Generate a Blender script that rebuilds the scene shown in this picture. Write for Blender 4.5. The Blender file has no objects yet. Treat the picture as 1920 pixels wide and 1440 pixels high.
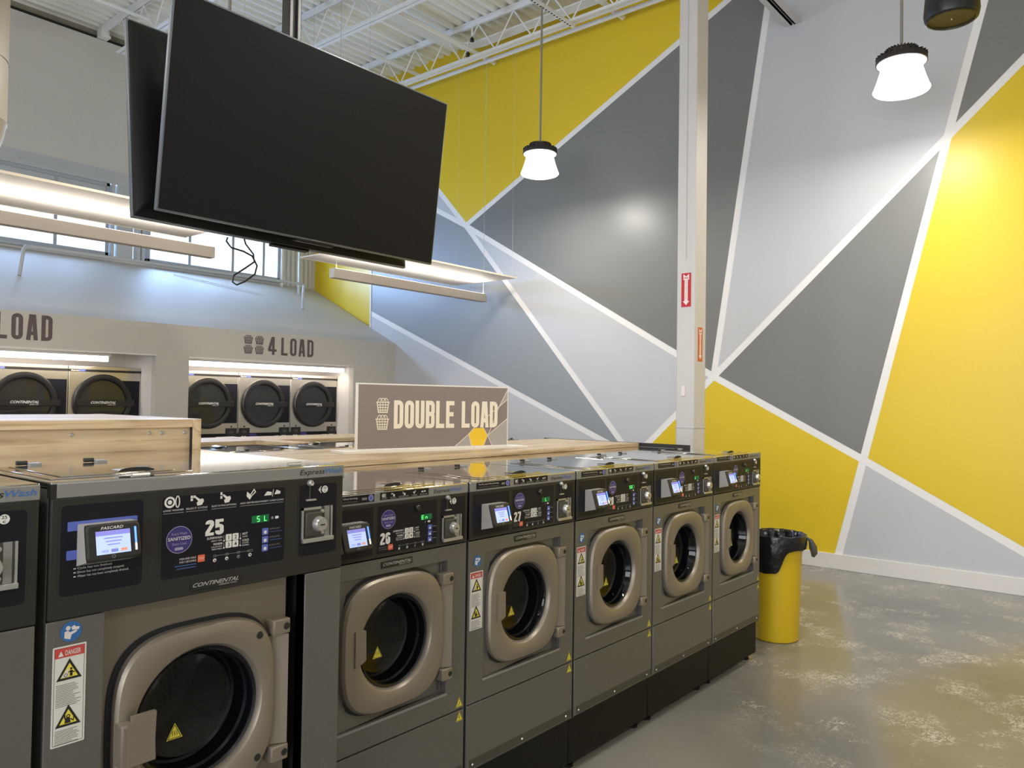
import bpy, bmesh, math, random
from mathutils import Matrix, Vector
random.seed(7)
PI = math.pi
SC = bpy.context.scene
COL = SC.collection

# ------------------------------------------------------------------ camera
def cam_setup():
    yaw, pitch, roll = 0.87799, 0.02211, 0.01452
    f = Vector((math.sin(yaw)*math.cos(pitch), math.cos(yaw)*math.cos(pitch), math.sin(pitch)))
    rt = Vector((math.cos(yaw), -math.sin(yaw), 0)); up = rt.cross(f)
    r2 = rt*math.cos(roll) + up*math.sin(roll); u2 = up*math.cos(roll) - rt*math.sin(roll)
    M = Matrix((r2, u2, -f)).transposed().to_4x4()
    M.translation = Vector((-1.41409, -1.94073, 1.599))
    cd = bpy.data.cameras.new('camera'); cd.sensor_width = 36; cd.lens = 1458.73*36/1920
    cd.clip_start = .05; cd.clip_end = 100
    o = bpy.data.objects.new('camera', cd); COL.objects.link(o); o.matrix_world = M
    SC.camera = o
cam_setup()

# ------------------------------------------------------------------ world, exposure, large lights
SC.view_settings.view_transform = 'Standard'
SC.view_settings.look = 'None'
SC.view_settings.gamma = 1.0
SC.view_settings.use_curve_mapping = False
SC.view_settings.exposure = 0.0
w = bpy.data.worlds.new('sky'); SC.world = w; w.use_nodes = True
w.node_tree.nodes['Background'].inputs[0].default_value = (.78, .88, 1, 1)
w.node_tree.nodes['Background'].inputs[1].default_value = 1.7

def area(name, loc, rot, sx, sy, power, col, spread=PI, shape='RECTANGLE'):
    l = bpy.data.lights.new(name, 'AREA'); l.shape = shape; l.size = sx
    if shape in ('RECTANGLE', 'ELLIPSE'): l.size_y = sy
    l.energy = power; l.color = col; l.spread = spread
    o = bpy.data.objects.new(name, l); COL.objects.link(o); o.location = loc; o.rotation_euler = rot
    return o
DAY = (.36, .58, 1.0)
WARM = (1.0, .945, .88)
# daylight coming in through the two clerestory windows (outside the glass, facing in and slightly down)
area('daylight', (2.05, 9.62, 3.90), (PI/2, 0, PI), 2.2, .8, 105, DAY)
area('daylight', (4.85, 9.62, 3.90), (PI/2, 0, PI + .35), 2.3, .8, 190, DAY)
# neutral fill light, added out of view behind the camera
area('added_fill_light', (-7.6, -1.5, 2.2), (PI/2, 0, -PI/2), 9, 3.2, 540, (.95, .96, 1.0))

# ------------------------------------------------------------------ materials
MATS = {}
def mat(name, col, rough=.5, metal=0., emit=None, es=0., var=0., vscale=6., bump=0., bscale=60., stretch=None, coat=0., spec=None):
    if name in MATS: return MATS[name]
    m = bpy.data.materials.new(name); m.use_nodes = True
    nt = m.node_tree; b = nt.nodes['Principled BSDF']
    b.inputs['Base Color'].default_value = (*col, 1)
    b.inputs['Roughness'].default_value = rough
    b.inputs['Metallic'].default_value = metal
    if spec is not None: b.inputs['Specular IOR Level'].default_value = spec
    if coat: b.inputs['Coat Weight'].default_value = coat; b.inputs['Coat Roughness'].default_value = .05
    if emit:
        b.inputs['Emission Color'].default_value = (*emit, 1); b.inputs['Emission Strength'].default_value = es
    if var or bump:
        tc = nt.nodes.new('ShaderNodeTexCoord'); mp = nt.nodes.new('ShaderNodeMapping')
        nt.links.new(tc.outputs['Object'], mp.inputs[0])
        if stretch: mp.inputs['Scale'].default_value = stretch
    if var:
        n = nt.nodes.new('ShaderNodeTexNoise'); n.inputs['Scale'].default_value = vscale; n.inputs['Detail'].default_value = 4
        nt.links.new(mp.outputs[0], n.inputs[0])
        mx = nt.nodes.new('ShaderNodeMix'); mx.data_type = 'RGBA'
        mx.inputs[6].default_value = (*[c*(1-var) for c in col], 1); mx.inputs[7].default_value = (*[min(1, c*(1+var)) for c in col], 1)
        nt.links.new(n.outputs[0], mx.inputs[0]); nt.links.new(mx.outputs[2], b.inputs['Base Color'])
    if bump:
        n2 = nt.nodes.new('ShaderNodeTexNoise'); n2.inputs['Scale'].default_value = bscale
        nt.links.new(mp.outputs[0], n2.inputs[0])
        bp = nt.nodes.new('ShaderNodeBump'); bp.inputs['Strength'].default_value = bump; bp.inputs['Distance'].default_value = .01
        nt.links.new(n2.outputs[0], bp.inputs['Height']); nt.links.new(bp.outputs[0], b.inputs['Normal'])
    MATS[name] = m
    return m

M_WALLW = mat('wall_paint_white', (.56, .55, .52), .6, var=.03, vscale=1.5, bump=.05, bscale=90)
M_WALLU = mat('wall_paint_upper', (.62, .605, .56), .65, var=.04, vscale=1.2, bump=.08, bscale=60)
M_TAPE = mat('mural_line_white', (.84, .82, .79), .45)
M_YEL = mat('mural_yellow', (.74, .53, .02), .38, var=.03, vscale=1.2, bump=.03)
M_DG = mat('mural_dark_grey', (.20, .203, .192), .36, var=.03, vscale=1.2, bump=.03)
M_LG = mat('mural_light_grey', (.55, .56, .575), .38, var=.03, vscale=1.2, bump=.03)
M_MG = mat('mural_mid_grey', (.30, .325, .34), .36, var=.03, vscale=1.2, bump=.03)
M_TAUPE = mat('bulkhead_taupe', (.56, .53, .47), .6, var=.03, vscale=2, bump=.05)
M_BASE = mat('baseboard_white', (.72, .69, .65), .4)
M_DECK = mat('roof_deck_white', (.88, .87, .80), .6, var=.04, vscale=3)
M_STEELW = mat('white_painted_steel', (.84, .84, .82), .5, var=.03, vscale=8)
M_STRUCTG = mat('grey_painted_steel', (.50, .52, .53), .5, var=.04, vscale=6)
M_DARKGAP = mat('dark_gap', (.02, .018, .015), .9)
M_TANBAND = mat('fascia_tan', (.30, .28, .22), .8, var=.1)
M_COLUMN = mat('column_paint', (.60, .58, .56), .45, var=.03, vscale=4)
M_BODY = mat('washer_grey_enamel', (.150, .148, .136), .36, .45, var=.03, vscale=3, bump=.02, bscale=250)
M_BRONZE = mat('washer_bronze_enamel', (.205, .178, .138), .36, .5, var=.03, vscale=3, bump=.02, bscale=250)
M_DOOR = mat('door_bronze', (.26, .225, .175), .42, .5, var=.03, vscale=4, bump=.02, bscale=300)
M_TOP = mat('stainless_top', (.64, .63, .60), .07, 1., var=.02, vscale=2)
M_STRIP = mat('stainless_strip', (.24, .238, .225), .45, .15, stretch=(1, 1, 30), var=.04, vscale=8)
M_SSD = mat('dryer_stainless', (.52, .49, .42), .30, .9, var=.05, vscale=3, stretch=(1, 1, 20))
M_BLKP = mat('black_panel', (.007, .007, .012), .45, spec=.25)
M_BLKM = mat('black_moulding', (.024, .023, .020), .45, spec=.35, bump=.05, bscale=500)
M_BLK = mat('black_plastic', (.012, .012, .012), .35)
M_PLINTH = mat('black_plinth', (.006, .006, .006), .5, bump=.1, bscale=180, spec=.2)
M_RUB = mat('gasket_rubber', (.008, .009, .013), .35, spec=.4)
M_KICK = mat('kick_plate', (.075, .073, .062), .4, .4)
M_CHROME = mat('chrome', (.50, .50, .49), .32, .75)
M_BADGE = mat('badge_silver', (.42, .42, .40), .4, .3)
M_PRINT = mat('print_white', (.72, .70, .66), .6)
M_PRINTD = mat('print_dim', (.20, .20, .20), .6)
M_PRINTB = mat('print_blue', (.05, .10, .28), .6)
M_PURP = mat('sticker_purple', (.045, .03, .17), .5)
M_PURPR = mat('sticker_ring', (.35, .32, .48), .5)
M_BLUEKEY = mat('key_blue', (.10, .14, .50), .5)
M_RED = mat('print_red', (.52, .06, .05), .5)
M_STOP = mat('stop_orange', (.72, .13, .06), .5)
M_LED = mat('led_backing', (.0, .06, .02), .5, emit=(0, .25, .06), es=.25)
M_LEDON = mat('led_lit', (.1, .8, .2), .5, emit=(.15, 1, .2), es=1.6)
M_SCR = mat('screen_lit', (.3, .4, .6), .4, emit=(.50, .60, .98), es=.72)
M_SCRH = mat('screen_header', (.15, .15, .5), .4, emit=(.26, .25, .66), es=.7)
M_SCRT = mat('screen_text', (.1, .1, .4), .4, emit=(.24, .27, .55), es=.7)
M_SCRR = mat('screen_red', (.5, .2, .1), .4, emit=(.75, .28, .18), es=.7)
M_LEDB = mat('reader_light_bar', (.1, .2, .9), .4, emit=(.08, .22, 1), es=2.2)
M_LEDW = mat('reader_light_tip', (.9, .8, .7), .4, emit=(1, .8, .65), es=1.0)
M_READER = mat('reader_grey', (.33, .315, .29), .45)
M_STKW = mat('label_white', (.66, .64, .60), .5)
M_STKY = mat('label_yellow', (.72, .62, .06), .5)
M_STKB = mat('label_blue', (.03, .13, .36), .5)
M_INK = mat('label_ink', (.012, .011, .010), .6)
M_INKG = mat('label_ink_grey', (.16, .15, .14), .6)
M_EWBLUE = mat('lettering_blue', (.05, .15, .42), .5)
M_TVS = mat('tv_screen', (.008, .008, .009), .5, spec=.12)
M_TVB = mat('tv_back', (.005, .005, .005), .33, spec=.25)
M_TVE = mat('tv_edge', (.16, .18, .20), .35, .7)
M_SIGN = mat('sign_taupe', (.225, .18, .165), .6)
M_CREAM = mat('sign_cream', (.78, .70, .55), .6)
M_SIGNG = mat('sign_grey', (.36, .34, .31), .6)
M_SIGNY = mat('sign_yellow', (.80, .52, .03), .5)
M_SIGNW = mat('sign_edge_white', (.74, .70, .63), .5)
M_LETT = mat('wall_lettering', (.115, .085, .080), .6)
M_TRASH = mat('trash_can_yellow', (.62, .42, .01), .35, bump=.03)
M_BAG = mat('trash_bag', (.008, .008, .009), .22, bump=.6, bscale=18)
M_BAGK = mat('trash_bag_knot', (.06, .06, .055), .35)
M_HB = mat('lamp_housing', (.030, .024, .022), .5)
M_ROD = mat('lamp_rod', (.30, .29, .25), .5, .3)
M_GLOW = mat('lamp_lens', (1, 1, 1), .4, emit=(1, .95, .88), es=7.0)
M_RIMGLOW = mat('lamp_lens_rim', (1, .95, .9), .4, emit=(1, .80, .68), es=.9)
M_TUBE = mat('tube_lens', (1, 1, 1), .4, emit=(1, .93, .84), es=3.0)
M_BAR = mat('linear_bar', (.52, .47, .41), .5)
M_REFL = mat('reflector_board', (.78, .75, .70), .55)
M_REFE = mat('reflector_edge', (.78, .70, .55), .5)
M_WIN = mat('window_frame', (.38, .42, .46), .45)
M_SPK = mat('speaker_black', (.010, .010, .010), .4)
M_SPKG = mat('speaker_grille', (.035, .030, .010), .5)
M_DUCT = mat('duct_cream', (.40, .355, .28), .55, var=.03)
M_EXR = mat('sign_red', (.50, .02, .03), .45)
M_EXO = mat('sign_orange', (.62, .12, .03), .45)
M_EXW = mat('sign_white', (.80, .72, .70), .5)

def glass_mat(name, tint, refl, rough=.02):
    m = bpy.data.materials.new(name); m.use_nodes = True; nt = m.node_tree
    nt.nodes.clear(); o = nt.nodes.new('ShaderNodeOutputMaterial')
    t = nt.nodes.new('ShaderNodeBsdfTransparent'); t.inputs[0].default_value = (*tint, 1)
    g = nt.nodes.new('ShaderNodeBsdfGlossy'); g.inputs['Roughness'].default_value = rough
    lw = nt.nodes.new('ShaderNodeLayerWeight'); lw.inputs[0].default_value = .5
    pw = nt.nodes.new('ShaderNodeMath'); pw.operation = 'POWER'; pw.inputs[1].default_value = 4; nt.links.new(lw.outputs['Facing'], pw.inputs[0])
    fr = nt.nodes.new('ShaderNodeMapRange'); fr.inputs[3].default_value = refl; fr.inputs[4].default_value = .45; nt.links.new(pw.outputs[0], fr.inputs[0])
    mx = nt.nodes.new('ShaderNodeMixShader')
    nt.links.new(fr.outputs[0], mx.inputs[0]); nt.links.new(t.outputs[0], mx.inputs[1]); nt.links.new(g.outputs[0], mx.inputs[2])
    nt.links.new(mx.outputs[0], o.inputs[0]); return m
M_GLASS = glass_mat('door_glass', (.62, .63, .64), .035)
M_WGLASS = glass_mat('window_glass', (.97, .98, 1), .03)

def dots_mat(name, base, dot, scale, thr, rough, metal):
    m = bpy.data.materials.new(name); m.use_nodes = True; nt = m.node_tree; b = nt.nodes['Principled BSDF']
    tc = nt.nodes.new('ShaderNodeTexCoord'); v = nt.nodes.new('ShaderNodeTexVoronoi'); v.inputs['Scale'].default_value = scale
    v.inputs['Randomness'].default_value = .12
    nt.links.new(tc.outputs['Object'], v.inputs['Vector'])
    c = nt.nodes.new('ShaderNodeMath'); c.operation = 'LESS_THAN'; c.inputs[1].default_value = thr
    nt.links.new(v.outputs['Distance'], c.inputs[0])
    mx = nt.nodes.new('ShaderNodeMix'); mx.data_type = 'RGBA'
    mx.inputs[6].default_value = (*base, 1); mx.inputs[7].default_value = (*dot, 1)
    nt.links.new(c.outputs[0], mx.inputs[0]); nt.links.new(mx.outputs[2], b.inputs['Base Color'])
    b.inputs['Roughness'].default_value = rough; b.inputs['Metallic'].default_value = metal
    return m
M_DRUM = dots_mat('drum_perforated', (.075, .073, .067), (.003, .003, .003), 62, .30, .38, .7)
M_DDRUM = mat('dryer_drum', (.12, .12, .115), .35, .8)

def wood_mat(name, stretch):
    m = bpy.data.materials.new(name); m.use_nodes = True; nt = m.node_tree; b = nt.nodes['Principled BSDF']
    tc = nt.nodes.new('ShaderNodeTexCoord'); mp = nt.nodes.new('ShaderNodeMapping'); mp.inputs['Scale'].default_value = stretch
    nt.links.new(tc.outputs['Object'], mp.inputs[0])
    n = nt.nodes.new('ShaderNodeTexNoise'); n.inputs['Scale'].default_value = 2.2; n.inputs['Detail'].default_value = 7; n.inputs['Distortion'].default_value = 1.3
    nt.links.new(mp.outputs[0], n.inputs[0])
    n2 = nt.nodes.new('ShaderNodeTexNoise'); n2.inputs['Scale'].default_value = 14; n2.inputs['Detail'].default_value = 3
    nt.links.new(mp.outputs[0], n2.inputs[0])
    r = nt.nodes.new('ShaderNodeValToRGB'); e = r.color_ramp.elements
    e[0].position = .36; e[0].color = (.40, .275, .15, 1); e[1].position = .62; e[1].color = (.66, .51, .325, 1)
    x = e.new(.5); x.color = (.58, .43, .26, 1)
    nt.links.new(n.outputs[0], r.inputs[0])
    mx = nt.nodes.new('ShaderNodeMix'); mx.data_type = 'RGBA'; mx.blend_type = 'MULTIPLY'; mx.inputs[0].default_value = .25
    nt.links.new(r.outputs[0], mx.inputs[6]); nt.links.new(n2.outputs['Color'], mx.inputs[7])
    nt.links.new(mx.outputs[2], b.inputs['Base Color']); b.inputs['Roughness'].default_value = .42
    return m
M_WOOD = wood_mat('oak_laminate', (1.0, 9, 14))
M_WOODY = wood_mat('oak_laminate_end', (9, 1.0, 14))

def floor_mat():
    m = bpy.data.materials.new('polished_grey_floor'); m.use_nodes = True; nt = m.node_tree; b = nt.nodes['Principled BSDF']
    L = nt.links.new; N = nt.nodes.new
    tc = N('ShaderNodeTexCoord')
    n1 = N('ShaderNodeTexNoise'); n1.inputs['Scale'].default_value = .9; n1.inputs['Detail'].default_value = 3; L(tc.outputs['Object'], n1.inputs[0])
    r1 = N('ShaderNodeValToRGB'); r1.color_ramp.elements[0].color = (.155, .15, .135, 1); r1.color_ramp.elements[1].color = (.225, .215, .19, 1)
    r1.color_ramp.elements[0].position = .3; r1.color_ramp.elements[1].position = .7; L(n1.outputs[0], r1.inputs[0])
    # scuffed, trodden dust: patches x shoe-tread specks
    np_ = N('ShaderNodeTexNoise'); np_.inputs['Scale'].default_value = 2.6; np_.inputs['Detail'].default_value = 5; np_.inputs['Roughness'].default_value = .62; L(tc.outputs['Object'], np_.inputs[0])
    rp = N('ShaderNodeValToRGB'); rp.color_ramp.elements[0].position = .50; rp.color_ramp.elements[1].position = .66; L(np_.outputs[0], rp.inputs[0])
    nf = N('ShaderNodeTexNoise'); nf.inputs['Scale'].default_value = 50; nf.inputs['Detail'].default_value = 3; nf.inputs['Distortion'].default_value = 1.4; L(tc.outputs['Object'], nf.inputs[0])
    rf = N('ShaderNodeValToRGB'); rf.color_ramp.elements[0].position = .47; rf.color_ramp.elements[1].position = .60; L(nf.outputs[0], rf.inputs[0])
    mu = N('ShaderNodeMath'); mu.operation = 'MULTIPLY'; L(rp.outputs[0], mu.inputs[0]); L(rf.outputs[0], mu.inputs[1])
    # the walkway close to the machines is cleaner
    sx = N('ShaderNodeSeparateXYZ'); L(tc.outputs['Object'], sx.inputs[0])
    rg = N('ShaderNodeMapRange'); rg.inputs[1].default_value = 2.4; rg.inputs[2].default_value = 3.5
    sy = N('ShaderNodeMath'); sy.operation = 'MULTIPLY_ADD'; sy.inputs[1].default_value = -.9; L(sx.outputs[1], sy.inputs[0]); L(sx.outputs[0], sy.inputs[2]); L(sy.outputs[0], rg.inputs[0])
    m2 = N('ShaderNodeMath'); m2.operation = 'MULTIPLY'; L(mu.outputs[0], m2.inputs[0]); L(rg.outputs[0], m2.inputs[1])
    m3 = N('ShaderNodeMath'); m3.operation = 'MULTIPLY'; m3.inputs[1].default_value = .9; L(m2.outputs[0], m3.inputs[0])
    mx = N('ShaderNodeMix'); mx.data_type = 'RGBA'; mx.inputs[7].default_value = (.62, .60, .52, 1)
    L(m3.outputs[0], mx.inputs[0]); L(r1.outputs[0], mx.inputs[6]); L(mx.outputs[2], b.inputs['Base Color'])
    ro = N('ShaderNodeMapRange'); ro.inputs[3].default_value = .17; ro.inputs[4].default_value = .6; L(m3.outputs[0], ro.inputs[0]); L(ro.outputs[0], b.inputs['Roughness'])
    bp = N('ShaderNodeBump'); bp.inputs['Strength'].default_value = .05; bp.inputs['Distance'].default_value = .02; L(n1.outputs[0], bp.inputs['Height']); L(bp.outputs[0], b.inputs['Normal'])
    return m
M_FLOOR = floor_mat()

# ------------------------------------------------------------------ mesh builder
CACHE = {}
class MB:
    def __init__(s): s.v = []; s.f = []; s.mi = []; s.ms = []; s.M = Matrix(); s.flat = set()
    def _m(s, m):
        if m not in s.ms: s.ms.append(m)
        return s.ms.index(m)
    def add(s, vs, fs, m):
        k = len(s.v); s.v += [s.M @ Vector(p) for p in vs]; i = s._m(m)
        flip = s.M.determinant() < 0
        for f in fs:
            g = [k+a for a in f]
            s.f.append(g[::-1] if flip else g); s.mi.append(i)
    def box(s, x0, x1, y0, y1, z0, z1, m, bev=0., seg=2):
        x0, x1 = sorted((x0, x1)); y0, y1 = sorted((y0, y1)); z0, z1 = sorted((z0, z1))
        if bev <= 0:
            s.add([(x0,y0,z0),(x1,y0,z0),(x1,y1,z0),(x0,y1,z0),(x0,y0,z1),(x1,y0,z1),(x1,y1,z1),(x0,y1,z1)],
                  [(3,2,1,0),(4,5,6,7),(0,1,5,4),(1,2,6,5),(2,3,7,6),(3,0,4,7)], m); return
        b = bmesh.new(); bmesh.ops.create_cube(b, size=1)
        for v in b.verts: v.co = Vector(((x0+x1)/2+v.co.x*(x1-x0), (y0+y1)/2+v.co.y*(y1-y0), (z0+z1)/2+v.co.z*(z1-z0)))
        bev = min(bev, .49*min(x1-x0, y1-y0, z1-z0))
        bmesh.ops.bevel(b, geom=b.edges[:], offset=bev, segments=seg, affect='EDGES', profile=.5)
        b.normal_update(); k = len(s.f)
        for i, f in enumerate(b.faces):
            if max(abs(c) for c in f.normal) > .9999: s.flat.add(k+i)
        s.bm(b, m)
    def bm(s, b, m):
        b.verts.index_update(); s.add([v.co.copy() for v in b.verts], [[v.index for v in f.verts] for f in b.faces], m); b.free()
    def bar(s, p, q, w, h, m, up=(0,0,1)):
        p = Vector(p); q = Vector(q); d = (q-p).normalized(); u = Vector(up)
        if abs(d.dot(u)) > .99: u = Vector((1,0,0))
        a = d.cross(u).normalized()*w/2; b = a.normalized().cross(d)*h/2
        vs = [p-a-b, p+a-b, p+a+b, p-a+b, q-a-b, q+a-b, q+a+b, q-a+b]
        s.add(vs, [(0,1,2,3),(7,6,5,4),(4,5,1,0),(5,6,2,1),(6,7,3,2),(7,4,0,3)], m)
    def tube(s, pts, r, m, n=10, cap=True):
        pts = [Vector(p) for p in pts]; rs = r if isinstance(r, (list, tuple)) else [r]*len(pts)
        vs = []; fs = []; pu = None
        for i, p in enumerate(pts):
            d = (pts[min(i+1, len(pts)-1)] - pts[max(i-1, 0)]).normalized()
            if pu is None: pu = Vector((0,0,1)) if abs(d.z) < .9 else Vector((1,0,0))
            a = d.cross(pu).normalized(); b = a.cross(d).normalized(); pu = b
            for k in range(n):
                t = 2*PI*k/n; vs.append(p + a*math.cos(t)*rs[i] + b*math.sin(t)*rs[i])
        for i in range(len(pts)-1):
            for k in range(n):
                k2 = (k+1) % n; fs.append((i*n+k, (i+1)*n+k, (i+1)*n+k2, i*n+k2))
        if cap: fs.append(tuple(range(n))); fs.append(tuple(range((len(pts)-1)*n, len(pts)*n))[::-1])
        s.add(vs, fs, m)
    def lathe(s, prof, m, n=40, c=(0,0,0), axis='Z', cap0=False, cap1=False):
        vs = []; fs = []; c = Vector(c)
        for r, h in prof:
            for k in range(n):
                t = 2*PI*k/n
                if axis == 'Z': vs.append(c+Vector((r*math.cos(t), r*math.sin(t), h)))
                else: vs.append(c+Vector((r*math.cos(t), h, r*math.sin(t))))
        for i in range(len(prof)-1):
            for k in range(n):
                k2 = (k+1) % n
                g = (i*n+k, i*n+k2, (i+1)*n+k2, (i+1)*n+k)
                fs.append(g if axis == 'Z' else g[::-1])
        if cap0: fs.append(tuple(range(n))[::-1])
        if cap1: fs.append(tuple(range((len(prof)-1)*n, len(prof)*n)))
        s.add(vs, fs, m)
    def loft(s, secs, m, closed=True):
        n = len(secs[0]); vs = [p for q in secs for p in q]; fs = []
        for i in range(len(secs)-1):
            for k in range(n):
                k2 = (k+1) % n; fs.append((i*n+k, (i+1)*n+k, (i+1)*n+k2, i*n+k2))
        s.add(vs, fs, m)
    # ---- flat graphics in the local XZ plane facing -Y
    def poly(s, pts, y, m): s.add([(p[0], y, p[1]) for p in pts], [tuple(range(len(pts)))], m)
    def rect(s, x0, x1, z0, z1, y, m): s.poly([(x0,z0),(x1,z0),(x1,z1),(x0,z1)], y, m)
    def rrect(s, x0, x1, z0, z1, r, y, m):
        s.poly(rr(x0, x1, z0, z1, r), y, m)
    def disc(s, cx, cz, r, y, m, n=28, rz=None):
        rz = rz or r; s.poly([(cx+r*math.cos(2*PI*k/n), cz+rz*math.sin(2*PI*k/n)) for k in range(n)], y, m)
    def ring(s, cx, cz, r0, r1, y, m, n=28):
        s.stroke([(cx+(r0+r1)/2*math.cos(2*PI*k/n), cz+(r0+r1)/2*math.sin(2*PI*k/n)) for k in range(n)], abs(r1-r0), y, m, True)
    def stroke(s, pts, w, y, m, closed=False):
        n = len(pts); L = []; R = []
        P = [Vector((p[0], p[1])) for p in pts]
        for i in range(n):
            a = P[i-1] if (i > 0 or closed) else None; c = P[(i+1) % n] if (i < n-1 or closed) else None
            d1 = (P[i]-a).normalized() if a is not None and (P[i]-a).length > 1e-9 else None
            d2 = (c-P[i]).normalized() if c is not None and (c-P[i]).length > 1e-9 else None
            if d1 is None: d1 = d2
            if d2 is None: d2 = d1
            n1 = Vector((-d1.y, d1.x)); n2 = Vector((-d2.y, d2.x)); b = (n1+n2)
            if b.length < 1e-6: b = n1
            b.normalize(); k = 1/max(.45, b.dot(n1))
            L.append(P[i]+b*k*w/2); R.append(P[i]-b*k*w/2)
        vs = [(p.x, y, p.y) for p in L] + [(p.x, y, p.y) for p in R]
        fs = [(i, n+i, n+(i+1) % n, (i+1) % n) for i in range(n if closed else n-1)]
        s.add(vs, fs, m)
    def text(s, t, x, z, h, w, y, m, shear=0., bold=0., align='L'):
        vs, fs, wid = text_geo(t, shear, bold)
        k = (w/wid) if w else h
        ox = x if align == 'L' else x - wid*k/2
        s.add([(ox+a*k, y, z+b*h) for a, b in vs], fs, m)
    def build(s, name, parent=None, key=None, smooth=True, ang=32):
        if key and key in CACHE: me = CACHE[key]
        else:
            me = bpy.data.meshes.new(name); me.from_pydata([tuple(p) for p in s.v], [], s.f)
            for mm in s.ms: me.materials.append(mm)
            me.polygons.foreach_set('material_index', s.mi)
            if smooth:
                me.set_sharp_from_angle(angle=math.radians(ang)); me.polygons.foreach_set('use_smooth', [i not in s.flat for i in range(len(me.polygons))])
            me.update()
            if key: CACHE[key] = me
        o = bpy.data.objects.new(name, me); COL.objects.link(o)
        if parent is not None: o.parent = parent
        return o

def rr(x0, x1, z0, z1, r, n=5):
    out = []
    for cx, cz, a0 in ((x1-r, z0+r, -PI/2), (x1-r, z1-r, 0), (x0+r, z1-r, PI/2), (x0+r, z0+r, PI)):
        for k in range(n+1):
            t = a0+PI/2*k/n; out.append((cx+r*math.cos(t), cz+r*math.sin(t)))
    return out

TG = {}
def text_geo(t, shear, bold):
    k = (t, shear, bold)
    if k in TG: return TG[k]
    c = bpy.data.curves.new('t', 'FONT'); c.body = t; c.size = 1; c.resolution_u = 2; c.shear = shear; c.offset = bold; c.fill_mode = 'FRONT'
    o = bpy.data.objects.new('t', c); COL.objects.link(o)
    dg = bpy.context.evaluated_depsgraph_get(); me = o.evaluated_get(dg).to_mesh()
    vs = [(v.co.x, v.co.y) for v in me.vertices]; fs = [tuple(p.vertices) for p in me.polygons]
    # make sure the winding faces the reader
    o.evaluated_get(dg).to_mesh_clear(); COL.objects.unlink(o); bpy.data.objects.remove(o); bpy.data.curves.remove(c)
    x0 = min(a for a, b in vs); x1 = max(a for a, b in vs); H = .73
    out = []
    for f in fs:
        ar = sum(vs[f[i]][0]*vs[f[(i+1) % len(f)]][1]-vs[f[(i+1) % len(f)]][0]*vs[f[i]][1] for i in range(len(f)))
        out.append(f if ar > 0 else f[::-1])
    vs = [((a-x0)/H, b/H) for a, b in vs]
    TG[k] = (vs, out, (x1-x0)/H); return TG[k]

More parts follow.
